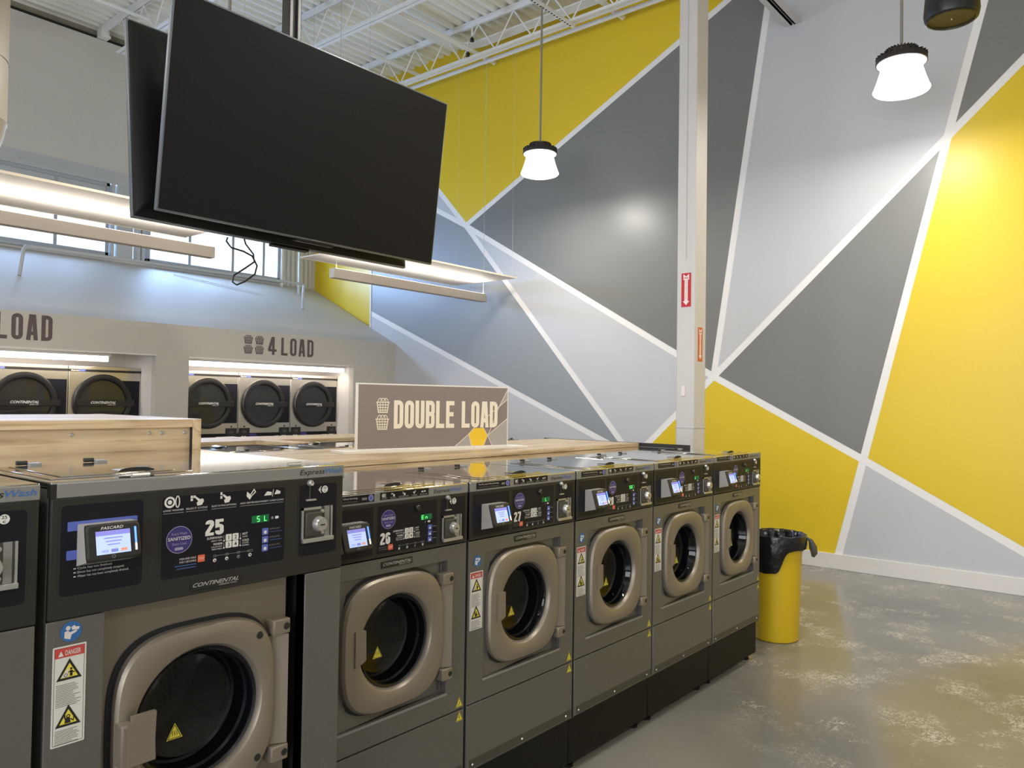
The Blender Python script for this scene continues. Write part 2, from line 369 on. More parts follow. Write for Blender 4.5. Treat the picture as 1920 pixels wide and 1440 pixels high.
# condensed poster alphabet: stroke paths in a cell of width W and height 1
def glyph(ch, W, w):
    a = w/2; l, r, b, t = a, W-a, a, 1-a; R = min(.17, (r-l)/2*.98)
    def arc(cx, cz, a0, a1, n=6, rad=R): return [(cx+rad*math.cos(math.radians(a0+(a1-a0)*k/n)), cz+rad*math.sin(math.radians(a0+(a1-a0)*k/n))) for k in range(n+1)]
    if ch in 'O0': return [(arc(r-R, t-R, 90, 0)+arc(r-R, b+R, 0, -90)+arc(l+R, b+R, -90, -180)+arc(l+R, t-R, 180, 90), True)]
    if ch == 'D': return [([(l, b), (l, t)][::1]+arc(r-R, t-R, 90, 0)+arc(r-R, b+R, 0, -90), True)]
    if ch == 'U': return [([(l, 1)]+arc(l+R, b+R, 180, 270)+arc(r-R, b+R, 270, 360)+[(r, 1)], False)]
    if ch == 'L': return [([(l, 1), (l, b), (W*.97, b)], False)]
    if ch == 'E': return [([(W*.97, t), (l, t), (l, b), (W*.97, b)], False), ([(l, .51), (W*.88, .51)], False)]
    if ch == 'B':
        m = .52; q = R*.8
        return [([(l, b), (l, t)]+arc(r-q, t-q, 90, 0, rad=q)+arc(r-q, m+q, 0, -90, rad=q)+[(l, m)], False),
                ([(l, m)]+arc(r-q, m-q, 90, 0, rad=q)+arc(r-q, b+q, 0, -90, rad=q)+[(l-a, b)], False)]
    if ch == 'A': return [([(l-.01, 0), (W/2-a*.55, 1)], False), ([(W/2+a*.55, 1), (r+.01, 0)], False), ([(W*.27, .27), (W*.73, .27)], False), ([(W/2-a, t), (W/2+a, t)], False)]
    if ch == '4': return [([(r-a*1.3, 0), (r-a*1.3, 1)], False), ([(r-a*1.9, 1-a*.5), (l-a*.1, .27)], False), ([(l-a*.8, .25), (W+.02, .25)], False)]
    if ch == '1': return [([(W/2, 0), (W/2, 1)], False), ([(W*.15, .8), (W/2, .93)], False)]
    if ch == '2': return [([(l, t-R-.06)]+arc(l+R, t-R, 180, 90)+arc(r-R, t-R, 90, 0)+[(r, .66), (l, .22), (l, b), (W, b)], False)]
    if ch == '3': return [([(l, t-R-.04)]+arc(l+R, t-R, 180, 90)+arc(r-R, t-R, 90, 0)+[(r, .60), (W*.45, .52), (r, .44)]+arc(r-R, b+R, 0, -90)+arc(l+R, b+R, -90, -180)+[(l, .28)], False)]
    if ch == '5': return [([(W*.97, t), (l, t), (l, .56)]+arc(r-R, .58-R, 90, 0)+arc(r-R, b+R, 0, -90)+arc(l+R, b+R, -90, -180)+[(l, .28)], False)]
    if ch in '69':
        p = [([(r, t-R-.05)]+arc(r-R, t-R, 0, 90)+arc(l+R, t-R, 90, 180)+arc(l+R, b+R, 180, 270)+arc(r-R, b+R, 270, 360)+arc(r-R, .56-R, 0, 90)+[(l, .56)], False)]
        return p if ch == '6' else [([(W-x, 1-z) for x, z in q], c) for q, c in p]
    if ch == '7': return [([(0, t), (r, t), (r, .8), (W*.38, 0)], False)]
    if ch == '8':
        q = R*.85
        return [(arc(r-q, t-q, 90, 0, rad=q)+arc(r-q, .53+q, 0, -90, rad=q)+arc(l+q, .53+q, -90, -180, rad=q)+arc(l+q, t-q, 180, 90, rad=q), True),
                (arc(r-q, .53-q, 90, 0, rad=q)+arc(r-q, b+q, 0, -90, rad=q)+arc(l+q, b+q, -90, -180, rad=q)+arc(l+q, .53-q, 180, 90, rad=q), True)]
    return []
def poster(mb, t, x, z, h, w, y, m, sw=.15, W=.40, gap=.09):
    """condensed capitals, filling width w"""
    tot = sum((.22 if c == ' ' else W)+gap for c in t)-gap; kx = w/tot; cx = x
    for c in t:
        if c != ' ':
            for gi, (p, cl) in enumerate(glyph(c, W, sw)):
                M0 = mb.M.copy(); mb.M = mb.M @ Matrix.Translation((cx, 0, z)) @ Matrix.Diagonal((kx, 1, h, 1))
                mb.stroke(p, sw, y-gi*.0001, m, cl); mb.M = M0
        cx += ((.22 if c == ' ' else W)+gap)*kx
def basket(mb, cx, z0, w, h, y, m, mb_bg=None):
    x0, x1 = cx-w/2, cx+w/2; zt = z0+h*.72; lw = w*.05
    mb.stroke([(x0, zt), (x1, zt)], h*.07, y, m)
    bt = [(x0+w*.08, zt), (x0+w*.18, z0+lw/2), (x1-w*.18, z0+lw/2), (x1-w*.08, zt)]
    mb.stroke(bt, lw*1.6, y, m)
    for k in range(1, 4):
        a = x0+w*.08+(w*.84)*k/4; b = x0+w*.18+(w*.64)*k/4; mb.stroke([(a, zt), (b, z0)], lw*1.1, y, m)
    for k in range(1, 4):
        q = k/4; e = w*(.18-.10*q); mb.stroke([(x0+e, z0+h*.72*q), (x1-e, z0+h*.72*q)], lw*1.2, y, m)
    for sx, rx in ((-.2, .16), (.02, .20), (.22, .15)):
        mb.stroke([(cx+w*sx+w*rx*math.cos(PI*k/8), zt+h*.27*math.sin(PI*k/8)) for k in range(9)], lw, y, m)

def tag(o, label=None, cat=None, group=None, kind=None):
    if label: o['label'] = label
    if cat: o['category'] = cat
    if group: o['group'] = group
    if kind: o['kind'] = kind
    return o
def thing(name, label, cat, loc=(0,0,0), rz=0, group=None):
    o = bpy.data.objects.new(name, None); COL.objects.link(o); o.location = loc; o.rotation_euler = (0, 0, rz); o.empty_display_size = .1
    return tag(o, label, cat, group)
def struct(mb, name, parent=None, ang=32):
    o = mb.build(name, parent, ang=ang)
    if parent is None: o['kind'] = 'structure'
    return o

XW = 6.536      # feature wall plane
YB = 6.97       # front of the dryer bulkhead
YF = 9.1        # far wall with the windows
ZR = 6.58       # roof deck

# ================================================================== ROOM
b = MB(); b.box(-8, XW+.4, -7, YF+.3, -.1, 0, M_FLOOR); struct(b, 'floor')

# roof deck: trapezoidal ribs running along X
b = MB(); pr = []; y = -7.0
while y < YF+.3:
    pr += [(y, ZR), (y+.055, ZR), (y+.075, ZR+.045), (y+.13, ZR+.045)]; y += .15
vs = []; fs = []
for (yy, zz) in pr: vs += [(-8, yy, zz), (XW+.2, yy, zz)]
for i in range(len(pr)-1): fs.append((2*i, 2*i+2, 2*i+3, 2*i+1))
b.add(vs, fs, M_DECK); b.box(-8, XW+.4, -7, YF+.3, ZR+.07, ZR+.12, M_DECK); struct(b, 'ceiling', ang=20)

# feature wall: mural of straight-edged fields separated by white lines
def clip(poly, a, bb, keep, off):
    """keep the side of line a-b on which point keep lies, moved inwards by off"""
    ax, az = a; bx, bz = bb; nx, nz = -(bz-az), (bx-ax); l = math.hypot(nx, nz); nx /= l; nz /= l
    if (keep[0]-ax)*nx+(keep[1]-az)*nz < 0: nx, nz = -nx, -nz
    d = lambda p: (p[0]-ax)*nx+(p[1]-az)*nz-off
    out = []
    for i in range(len(poly)):
        p, q = poly[i], poly[(i+1) % len(poly)]; dp, dq = d(p), d(q)
        if dp >= 0: out.append(p)
        if dp*dq < 0: t = dp/(dp-dq); out.append((p[0]+(q[0]-p[0])*t, p[1]+(q[1]-p[1])*t))
    return out
N1 = (5.549, 4.061); N2 = (1.795, 1.901); N3 = (.243, 1.084); N4 = (-.472, 4.074); N5 = (2.796, .952); N6 = (1.151, 6.284)
PIX = {}
def px_wall(u, v, X=XW):
    c = SC.camera.matrix_world; d = c.to_3x3() @ Vector(((u-960)/1458.73, -(v-720)/1458.73, -1)); t = (X-c.translation.x)/d.x
    p = c.translation+d*t; return (p.y, p.z)
UL = px_wall(820, 355); UL2 = px_wall(816, 393); DL = px_wall(700, 590); DLb = px_wall(1129, 825)
K1 = px_wall(1845, 0); K2 = px_wall(1920, 110); R3 = px_wall(1920, 1035); B3 = px_wall(1572, 1040)
F = [(-7, .0), (7.555, .0), (7.555, 6.7), (-7, 6.7)]; hw = .036
def cen(*p): return (sum(a[0] for a in p)/len(p), sum(a[1] for a in p)/len(p))
A_c = (5.2, 5.2)
regs = [
 (M_YEL, A_c, [(N1, N6), (N1, UL)]),
 (M_LG, cen(N1, UL, UL2), [(N1, UL), (N1, UL2)]),
 (M_MG, (6.3, 3.0), [(N1, UL2), (N1, N5), (DL, DLb)]),
 (M_LG, (6.9, 1.2), [(DL, DLb), (N5, (N5[0], 0))]),
 (M_LG, (3.4, 2.0), [(N1, N5), (N1, N2), (N2, N5)]),
 (M_YEL, (1.3, .9), [(N2, N5), (N2, N3), (N3, B3), (N5, (N5[0], 0))]),
 (M_DG, (2.6, 3.6), [(N1, N6), (N1, N2), (N2, N6)]),
 (M_LG, (.6, 4.5), [(N2, N6), (N2, N4), (N4, K1)]),
 (M_DG, cen(N2, N3, N4), [(N2, N3), (N3, N4), (N2, N4)]),
 (M_DG, (-1.0, 5.8), [(N4, K1), (N4, K2)]),
 (M_YEL, (-2, 2.6), [(N4, N3), (N3, R3), (N4, K2)]),
 (M_LG, (-.8, .3), [(N3, B3), (N3, R3)]),
]
b = MB(); b.box(XW, XW+.25, -7, 7.56, 0, 6.7, M_TAPE)
for m_, c_, ls in regs:
    P_ = F
    for a_, q_ in ls: P_ = clip(P_, a_, q_, c_, hw)
    if len(P_) > 2:
        vs = [(XW-.0015, p[0], p[1]) for p in P_]
        ar = sum(P_[i][0]*P_[(i+1) % len(P_)][1]-P_[(i+1) % len(P_)][0]*P_[i][1] for i in range(len(P_)))
        b.add(vs if ar < 0 else vs[::-1], [tuple(range(len(vs)))], m_)
struct(b, 'wall_right')
b = MB(); b.box(XW+.05, XW+.25, 7.56, YF+.3, 0, 6.7, M_YEL); struct(b, 'wall_right_far')
b = MB(); b.box(XW-.012, XW+.06, 7.545, 7.575, 0, 6.6, M_BASE); struct(b, 'trim_1')
b = MB(); b.box(XW-.018, XW, -7, 7.5, 0, .150, M_BASE, .004); struct(b, 'baseboard_right')

# far wall with clerestory windows, lintel and pier
b = MB()
b.box(-8, XW+.05, YF, YF+.22, 0, 3.50, M_WALLW)
b.box(-8, XW+.05, YF, YF+.22, 4.62, 6.43, M_WALLU)
b.box(5.92, XW+.05, YF, YF+.22, 3.5, 4.62, M_WALLU)
b.box(-8, .85, YF, YF+.22, 3.5, 4.62, M_WALLU)
b.box(-8, XW+.05, YF-.012, YF, 4.50, 4.68, M_STRUCTG)          # steel lintel face
for x in (1.0, 2.1, 2.55, 3.2, 3.9, 4.6, 5.3, 6.0): b.lathe([(0, -.018), (.014, -.016), (.016, 0)], M_STRUCTG, 8, (x, YF-.012, 4.59), 'Y')
b.box(-8, XW+.05, YF+.10, YF+.2, 6.43, 6.7, M_TANBAND)
b.box(-8, XW+.05, YF+.02, YF+.12, 6.43, 6.475, M_DARKGAP)
struct(b, 'wall_back')
b = MB()   # painted pier and ribbed cladding between the windows
b.box(3.30, 3.52, YF-.02, YF+.2, 3.5, 4.5, M_STRUCTG)
for x in (3.24, 3.60, 3.66): b.box(x-.02, x+.02, YF-.035, YF+.1, 3.5, 4.5, M_STRUCTG)
for k in range(7): b.box(5.94+k*.085, 5.985+k*.085, YF-.03, YF, 3.45, 4.5, M_WALLU)
b.box(5.90, 5.93, YF-.05, YF, 3.4, 4.5, M_STEELW)
struct(b, 'trim_2')
b = MB()
b.box(3.46, 3.55, YF-.06, YF-.035, 6.0, 6.12, M_WALLU, .01); struct(b, 'trim_3')
def window(n, x0, x1, muls):
    f = MB(); z0, z1 = 3.50, 4.50
    for (a, c, d, e) in ((x0, x1, z0, z0+.055), (x0, x1, z1-.05, z1), (x0, x0+.05, z0, z1), (x1-.05, x1, z0, z1)): f.box(a, c, YF-.01, YF+.09, d, e, M_WIN, .006)
    for m_ in muls: f.box(m_-.022, m_+.022, YF+.0, YF+.08, z0+.05, z1-.05, M_WIN, .004)
    f.box(x0+.05, x1-.05, YF+.01, YF+.07, 4.22, 4.46, M_STRUCTG, .004)
    f.box(x0-.03, x1+.03, YF-.05, YF+.02, z0-.03, z0+.004, M_WIN, .005)
    o = struct(f, 'window_%d' % n); g = MB(); g.rect(x0+.05, x1-.05, z0+.05, z1-.05, YF+.05, M_WGLASS); g.build('pane', o)
window(1, .86, 3.20, (1.70, 2.53)); window(2, 3.72, 5.90, (4.36, 5.06, 5.60))

# sloped roof of the dryer lean-to and its bulkhead front with two niches
b = MB()
n_ = Vector((0, 3.43-2.445, 9.1-6.97))
b.add([(-8, YB, 2.445), (XW, YB, 2.445), (XW+.05, YF, 3.44), (-8, YF, 3.44), (-8, YB, 2.40), (XW, YB, 2.40), (XW+.05, YF, 3.39), (-8, YF, 3.39)],
      [(0,1,2,3), (7,6,5,4), (4,5,1,0)][:2], M_WALLW)
struct(b, 'ceiling_lean_to')
b = MB(); TH = .10
def wallseg(x0, x1, z0, z1): b.box(x0, x1, YB, YB+TH, z0, z1, M_TAUPE)
wallseg(-8, XW, 2.075, 2.40); b.add([(-8, YB, 2.40), (XW, YB, 2.40), (XW, YB, 2.445), (-8, YB, 2.445)], [(0, 1, 2, 3)], M_TAUPE); wallseg(5.744, XW, 0, 2.075); wallseg(2.87, 3.27, 0, 2.075); wallseg(-8, -.9, 0, 2.075)
b.box(5.744, 5.80, YB+TH, 7.9, 0, 2.12, M_BASE); b.box(2.87, 2.93, YB+TH, 7.9, 0, 2.12, M_BASE); b.box(3.21, 3.27, YB+TH, 7.9, 0, 2.12, M_BASE)
b.box(-.9, 6.0, 7.75, 7.85, 0, 2.3, M_BASE)       # back of the niches above the dryers
b.box(-.9, 6.0, YB+TH, 7.8, 2.12, 2.16, M_BASE)   # soffit
struct(b, 'wall_dryer_bulkhead')
for k, (xa, xb) in enumerate(((-.9, 2.87), (3.27, 5.744))):
    b = MB(); b.box(xa, xb, YB-.006, YB+.03, 2.064, 2.078, M_BASE); struct(b, 'trim_%d' % (4+k))

# walls behind and beside the camera close the room
b = MB(); b.box(-8.2, -8, -7, YF+.3, 0, .5, M_WALLW); b.box(-8.2, -8, -7, -6.2, .5, 6.7, M_WALLW); b.box(-8.2, -8, 3.2, YF+.3, .5, 6.7, M_WALLW); b.box(-8.2, -8, -6.2, 3.2, 4.0, 6.7, M_WALLW)
struct(b, 'wall_left')
b = MB(); b.box(-8.2, XW+.4, -7.2, -7, 0, 6.7, M_WALLW); struct(b, 'wall_front')
b = MB()
for k in range(7): b.box(-8.12, -8.04, -6.2+k*1.566-.03, -6.2+k*1.566+.03, .5, 4.0, M_WIN)
b.box(-8.12, -8.04, -6.2, 3.2, 3.9, 4.0, M_WIN); b.box(-8.12, -8.04, -6.2, 3.2, .5, .58, M_WIN)
o = struct(b, 'window_3'); g = MB(); g.add([(-8.08, -6.2, .5), (-8.08, 3.2, .5), (-8.08, 3.2, 4), (-8.08, -6.2, 4)], [(0,1,2,3)], M_WGLASS); g.build('pane', o)

# ================================================================== ROOF STEEL
for i, X in enumerate((6.03, 4.54, 3.05, 1.57, .08, -1.4, -2.9)):
    lab = ['white open-web roof joist nearest the mural wall', 'second white open-web roof joist from the mural wall, ending above the tall televisions',
           'white open-web roof joist landing on the top of the window wall left of the televisions', 'white open-web roof joist fourth from the mural wall',
           'white open-web roof joist fifth from the mural wall', 'white open-web roof joist sixth from the mural wall', 'white open-web roof joist farthest from the mural wall'][i]
    t = thing('open_web_joist', lab, 'roof joist', (X, 0, 0), 0, 'roof joists under the metal deck')
    b = MB(); zt = ZR-.002
    for s_ in (-1, 1):
        b.box(s_*.008, s_*.062, -6.9, YF+.06, zt-.008, zt, M_STEELW); b.box(s_*.008, s_*.016, -6.9, YF+.06, zt-.055, zt, M_STEELW)
    b.box(-.062, .062, YF-.12, YF+.06, 6.44, 6.47, M_STEELW); b.box(-.05, .05, YF-.10, YF+.05, 6.47, zt-.01, M_STEELW)
    b.build('top_chord', t, ('jt', 0))
    b = MB(); zb = 6.10
    for s_ in (-1, 1):
        b.box(s_*.008, s_*.055, -6.9, YF-.55, zb-.008, zb, M_STEELW); b.box(s_*.008, s_*.016, -6.9, YF-.55, zb, zb+.045, M_STEELW)
    b.build('bottom_chord', t, ('jb', 0))
    b = MB(); yy = -6.8; up = True; pts = []
    while yy < YF-.55:
        pts.append((0, yy, 6.12 if up else ZR-.045)); up = not up; yy += .30
    pts.append((0, YF-.1, ZR-.06))
    for p, q in zip(pts, pts[1:]): b.tube([p, q], .0105, M_STEELW, 6)
    b.build('web', t, ('jw', 0))

# joist girder carried by the column, running to the mural wall
t = thing('joist_girder', 'heavy white twin-angle girder meeting the mural wall at the top right', 'girder', (0, .945, 0))
b = MB()
for s_ in (-1, 1): b.box(-8, XW-.01, s_*.012, s_*.085, 5.53, 5.545, M_COLUMN); b.box(-8, XW-.01, s_*.012, s_*.026, 5.53, 5.62, M_COLUMN)
b.build('bottom_chord', t)
b = MB()
for s_ in (-1, 1): b.box(-8, XW-.01, s_*.012, s_*.075, 6.48, 6.50, M_COLUMN)
b.build('top_chord', t)
b = MB(); x = -7.9; k = 0
while x < 6.2: b.bar((x, 0, 5.6 if k % 2 == 0 else 6.48), (x+.75, 0, 6.48 if k % 2 == 0 else 5.6), .05, .05, M_COLUMN); x += .75; k += 1
b.build('web', t)

t = thing('support_column', 'square white steel column rising behind the far washers, with fire signs on it', 'column', (4.32, .97, 0))
b = MB(); b.box(-.10, .10, -.10, .06, 0, 5.53, M_COLUMN, .012, 3); b.build('shaft', t)
b = MB(); b.box(-.103, .103, -.103, .063, 1.405, 1.411, M_STRUCTG); b.build('collar_seam', t)
b = MB(); b.box(-.16, .16, -.16, .12, 0, .02, M_COLUMN); b.build('base_plate', t)
b = MB(); b.tube([(-.104, -.02, 5.0), (-.104, -.022, 2.75)], .0025, M_STRUCTG, 6); b.build('cord', t)
b = MB(); b.box(-.108, -.10, -.025, .01, 1.66, 1.74, M_EXW, .003); b.build('tape_patch', t)
def ext_sign(name, label, M0, w_, h_, bg):
    t = thing(name, label, 'sign'); t.matrix_world = M0
    b = MB(); b.box(0, w_, -.0015, 0, 0, h_, bg); b.build('plate', t)
    b = MB(); y = -.002; cx = w_/2
    b.poly([(cx-w_*.30, h_*.80), (cx+w_*.30, h_*.80), (cx+w_*.30, h_*.97), (cx, h_*.90), (cx-w_*.30, h_*.97)], y, M_EXW)
    b.poly([(cx-w_*.17, h_*.17), (cx+w_*.17, h_*.17), (cx+w_*.17, h_*.80), (cx-w_*.17, h_*.80)], y, M_EXW)
    b.poly([(cx, h_*.05), (cx+w_*.34, h_*.17), (cx-w_*.34, h_*.17)], y, M_EXW)
    b.text('FIRE', cx, h_*.83, h_*.05, w_*.46, y-.0006, bg, bold=.02, align='C')
    for i, c in enumerate('EXTINGUISHER'): b.text(c, cx, h_*(.745-i*.047), h_*.036, None, y-.0006, bg, bold=.01, align='C')
    b.build('arrow_print', t)
Mx = Matrix.Translation((4.2195, .988, 2.37)) @ Matrix.Rotation(-PI/2, 4, 'Z')
ext_sign('fire_sign', 'red fire extinguisher arrow sign on the shaded face of the column', Mx, .084, .27, M_EXR)
ext_sign('fire_sign', 'small orange fire extinguisher arrow sign lower on the bright face of the column', Matrix.Translation((4.277, .8695, 1.939)), .078, .27, M_EXO)

# pipes and conduits under the deck
def pipe(name, label, cat, pts, r, m=M_STEELW, n=10, group=None):
    b = MB(); b.tube(pts, r, m, n); o = b.build(name); tag(o, label, cat, group); return o
pipe('sprinkler_pipe', 'long white sprinkler main running beside the mural wall just below the joist', 'pipe', [(6.33, -6.8, 6.18), (6.33, 8.9, 6.18)], .028)
t = thing('conduit_bundle', 'bundle of five white conduits bending along the mural wall', 'conduits')
for k in range(5):
    o_ = k*.036; R_ = .34+o_; cx, cy = 6.36-.34-.16, 5.05
    pts = [(cx+R_, -6.7, 6.42), (cx+R_, cy, 6.42)]+[(cx+R_*math.cos(a*PI/16), cy+R_*math.sin(a*PI/16), 6.42) for a in range(1, 8)]+[(cx, cy+R_, 6.42), (-7.5, cy+R_, 6.42)]
    b = MB(); b.tube(pts, .015, M_STEELW, 8); b.build('conduit', t)
for i, (yy, x1, zz, r, lab) in enumerate(((7.75, XW-.02, 6.30, .022, 'thin white cross pipe farthest back under the deck'), (6.35, 6.5, 6.34, .026, 'white cross pipe under the deck above the televisions'),
        (5.02, 6.5, 6.22, .03, 'white cross pipe whose end meets the mural wall left of the hanging lamp'), (2.98, 6.5, 6.22, .034, 'white cross pipe whose end meets the mural wall right of the hanging lamp'))):
    pipe('branch_pipe', lab, 'pipe', [(-7.5, yy, zz), (x1, yy, zz)], r, group='branch pipes under the deck')
b = MB(); b.box(4.50, 6.08, 3.38, 3.42, 6.055, 6.095, M_STEELW)
for k in range(29): b.box(4.53+k*.052, 4.555+k*.052, 3.391, 3.409, 6.0535, 6.056, M_DARKGAP)
tag(b.build('strut_channel'), 'short slotted white strut channel at the top of the middle hanging lamp', 'strut')
for i, (yy, zz, lab) in enumerate(((4.98, 6.38, 'small dark sprinkler head hanging beside the conduit bend'), (5.05, 6.20, 'small dark sprinkler head below the cross pipe near the mural'))):
    b = MB(); b.tube([(6.0, yy, zz+.14), (6.0, yy, zz)], .012, M_STEELW, 8); b.lathe([(.008, 0), (.02, -.02), (.03, -.03), (.012, -.05), (.03, -.055), (.03, -.06), (0, -.06)], M_INK, 12, (6.0, yy, zz))
    tag(b.build('fire_sprinkler'), lab, 'sprinkler')
# rail pipe standing on the lean-to roof
pipe('pipe_rail', 'grey pipe rail standing on the sloped lean-to roof in front of the windows', 'pipe',
     [(1.80, 8.07, 2.96), (1.835, 8.07, 3.26), (1.86, 8.07, 3.30), (1.91, 8.07, 3.305), (5.60, 8.07, 3.335), (5.645, 8.07, 3.325), (5.64, 8.07, 3.28), (5.63, 8.07, 2.96)], .02, M_STRUCTG)
pipe('grey_drop_pipe', 'thin pale vertical pipe at the right end of the windows', 'pipe', [(6.03, 8.75, 3.26), (6.03, 8.75, 6.5)], .022, M_STRUCTG)
pipe('cable', 'thin white cable lying on the sloped lean-to roof', 'cable', [(4.0, 8.85, 3.335), (5.2, 8.5, 3.175)], .006, M_STEELW, 6)

# round duct drop at the far left
t = thing('duct_drop', 'cream round duct drop hanging at the top left edge of the picture', 'duct', (-.02, 3.72, 0))
b = MB(); b.lathe([(.315, 6.09), (.315, 3.28)], M_DUCT, 48, cap0=False); b.lathe([(.319, 3.665), (.319, 3.675)], M_DUCT, 48); b.build('shell', t)
b = MB(); b.lathe([(.318, 3.285), (.312, 3.275), (.30, 3.20), (.27, 3.10), (.25, 3.06), (.23, 3.06), (.22, 3.10)], M_DUCT, 48); b.build('outlet_ring', t)

# ================================================================== PENDANT LAMPS
def lamp(loc, label, key='lp'):
    t = thing('pendant_lamp', label, 'lamp', loc, 0, 'high-bay pendant lamps'); t.scale = (.90, .90, .92)
    b = MB(); b.tube([(0, 0, .34), (0, 0, (6.055-loc[2])/.92)], .0135, M_ROD, 10); b.build('rod', t, (key, 'rod', loc[2]))
    b = MB(); b.lathe([(.02, .36), (.12, .355), (.135, .33), (.14, .295), (.20, .29), (.213, .27), (.215, .235), (.205, .232), (.19, .245), (.0, .245)], M_HB, 48)
    for k in range(28):
        a = 2*PI*k/28; c_, s_ = math.cos(a), math.sin(a)
        b.bar((c_*.05, s_*.05, .362), (c_*.135, s_*.135, .352), .008, .02, M_HB); b.bar((c_*.14, s_*.14, .305), (c_*.214, s_*.214, .29), .008, .022, M_HB)
    b.build('housing', t, (key, 'h'))
    b = MB(); b.lathe([(.165, .235), (.18, .16), (.205, .08), (.23, .012), (.238, -.003)], M_GLOW, 48); b.lathe([(.238, -.003), (.232, -.012), (.18, -.03), (.10, -.04), (.001, -.043)], M_GLOW, 48)
    b.lathe([(.205, .2325), (.165, .234)], M_RIMGLOW, 48); b.build('shade', t, (key, 's'))
    l = bpy.data.lights.new('lamp_light', 'AREA'); l.shape = 'DISK'; l.size = .42; l.energy = LAMPW; l.color = WARM
    o = bpy.data.objects.new('lamp_light', l); COL.objects.link(o); o.parent = t; o.location = (0, 0, -.06)
    return t
LAMPW = 41
lamp((5.455, 3.40, 4.165), 'lit bell-shaped high-bay lamp hanging in the middle in front of the yellow field')
lamp((5.43, -.34, 4.185), 'lit bell-shaped high-bay lamp at the top right, beside the black speaker')
lamp((1.76, 3.60, 4.19), 'high-bay lamp mostly hidden behind the top of the near television')
for p, l_ in (((5.43, -4.1, 4.185), 'high-bay lamp nearest the front end of the mural wall'), ((1.68, -.34, 4.185), 'high-bay lamp above the washer aisle beside the televisions'), ((1.68, -4.1, 4.185), 'high-bay lamp above the middle of the front area'),
           ((-2.1, -.34, 4.185), 'high-bay lamp behind the camera on the left'), ((-2.1, -4.1, 4.185), 'high-bay lamp behind the camera at the front'), ((-2.1, 3.5, 4.185), 'high-bay lamp left of the duct drop')): lamp(p, l_)
t = thing('pendant_speaker', 'black pendant speaker hanging at the top right corner', 'speaker', (4.03, -.955, 4.02))
b = MB(); b.lathe([(.04, .42), (.10, .41), (.125, .36), (.15, .15), (.158, .05), (.150, .012), (.142, .004), (.132, .002)], M_SPK, 48); b.build('cabinet', t)
b = MB(); b.lathe([(.132, .002), (.128, .012), (.10, .014), (.001, .016)], M_SPKG, 48); b.box(-.012, .012, -.003, .003, .008, .0135, M_CHROME); b.build('grille', t)
b = MB(); b.tube([(0, 0, .41), (0, 0, 2.4)], .004, M_SPK, 6); b.build('cable', t)

# ================================================================== LINEAR REFLECTOR LIGHTS
def linear(x0, x1, label, end):
    t = thing('linear_light', label, 'light', (x0, 5.03, 0), 0, 'suspended linear lights with reflector boards'); L = x1-x0
    b = MB(); b.box(0, L, -.045, .045, 2.925, 3.03, M_BAR, .004); b.build('bar', t, ('lin', 'bar', L))
    b = MB(); b.box(.03, L-.03, -.03, .03, 3.0305, 3.034, M_TUBE); b.build('lens', t, ('lin', 'l', L))
    b = MB(); b.box(-.02, L+.02, -.54, .55, 3.20, 3.212, M_REFL); b.box(-.025, L+.025, -.548, -.54, 3.196, 3.216, M_REFE); b.box(-.025, L+.025, .55, .558, 3.196, 3.216, M_REFE)
    b.build('reflector', t, ('lin', 'r', L))
    b = MB()
    for x in (.06, L-.02):
        b.tube([(x, 0, 3.03), (x, 0, 6.5)], .0025, M_STRUCTG, 5)
        for yy in (-.5, .5): b.tube([(x, yy, 3.21), (x, yy, 6.5)], .0016, M_STRUCTG, 4)
    b.build('cables', t, ('lin', 'c', L))
    for k in range(3):
        l = bpy.data.lights.new('uplight', 'AREA'); l.shape = 'RECTANGLE'; l.size = L/3-.05; l.size_y = .05; l.energy = 3.6; l.color = (1, .90, .80)
        o = bpy.data.objects.new('uplight', l); COL.objects.link(o); o.parent = t; o.location = (L*(k+.5)/3, 0, 3.038); o.rotation_euler = (PI, 0, 0)
linear(3.86, 6.37, 'white reflector board light beside the mural, right of the televisions', 1)
linear(-.10, 2.46, 'white reflector board light in front of the windows, left of the televisions', 0)

# ================================================================== TELEVISIONS
def tv(loc, rx, rz, label, parts_back):
    t = thing('television', label, 'television'); t.matrix_world = Matrix.Translation(loc) @ Matrix.Rotation(rz, 4, 'Z') @ Matrix.Rotation(rx, 4, 'X')
    W, H = .725, .415
    b = MB(); b.box(-W, W, 0, .022, -H, H, M_TVE, .004); b.build('frame', t, ('tv', 'f'))
    b = MB(); b.box(-W+.008, W-.008, -.002, .004, -H+.008, H-.008, M_TVS); b.build('screen', t, ('tv', 's'))
    # bulged back with a thicker lower box
    def ring_(e, y): return [(x, y, z) for x, z in rr(-W+e, W-e, -H+e, H-e, .008+e*.3, 4)]
    b = MB(); b.loft([ring_(.006, .022), ring_(.02, .032), ring_(.10, .048), ring_(.30, .052)], M_TVB)
    r_ = ring_(.30, .052); b.add(r_, [tuple(range(len(r_)))[::-1]], M_TVB)
    b.box(-.62, .62, .03, .072, -.36, -.10, M_TVB, .012)
    for k in range(4): b.box(-.60, -.40, .072, .0735, -.14-k*.009, -.136-k*.009, M_INK)
    b.box(-.10, .10, .0, .03, -H-.012, -H, M_TVB, .003)
    b.build('back_cover', t, ('tv', 'b'))
    b = MB(); b.text('SAMSUNG', 0, -H+.0015, .006, .06, -.0035, M_PRINTD, align='C'); b.build('logo', t, ('tv', 'l'))
    return t
tv((.695, .918, 2.714), math.atan2(.119, .993), 0, 'near tilted black television facing the camera', 0)
tv((.695, 1.235, 2.714), math.atan2(.119, .993), PI, 'second television behind the near one, seen from its black back', 0)
t = thing('television_pole', 'black twin ceiling pole holding the two televisions', 'pole', (.625, 1.085, 0))
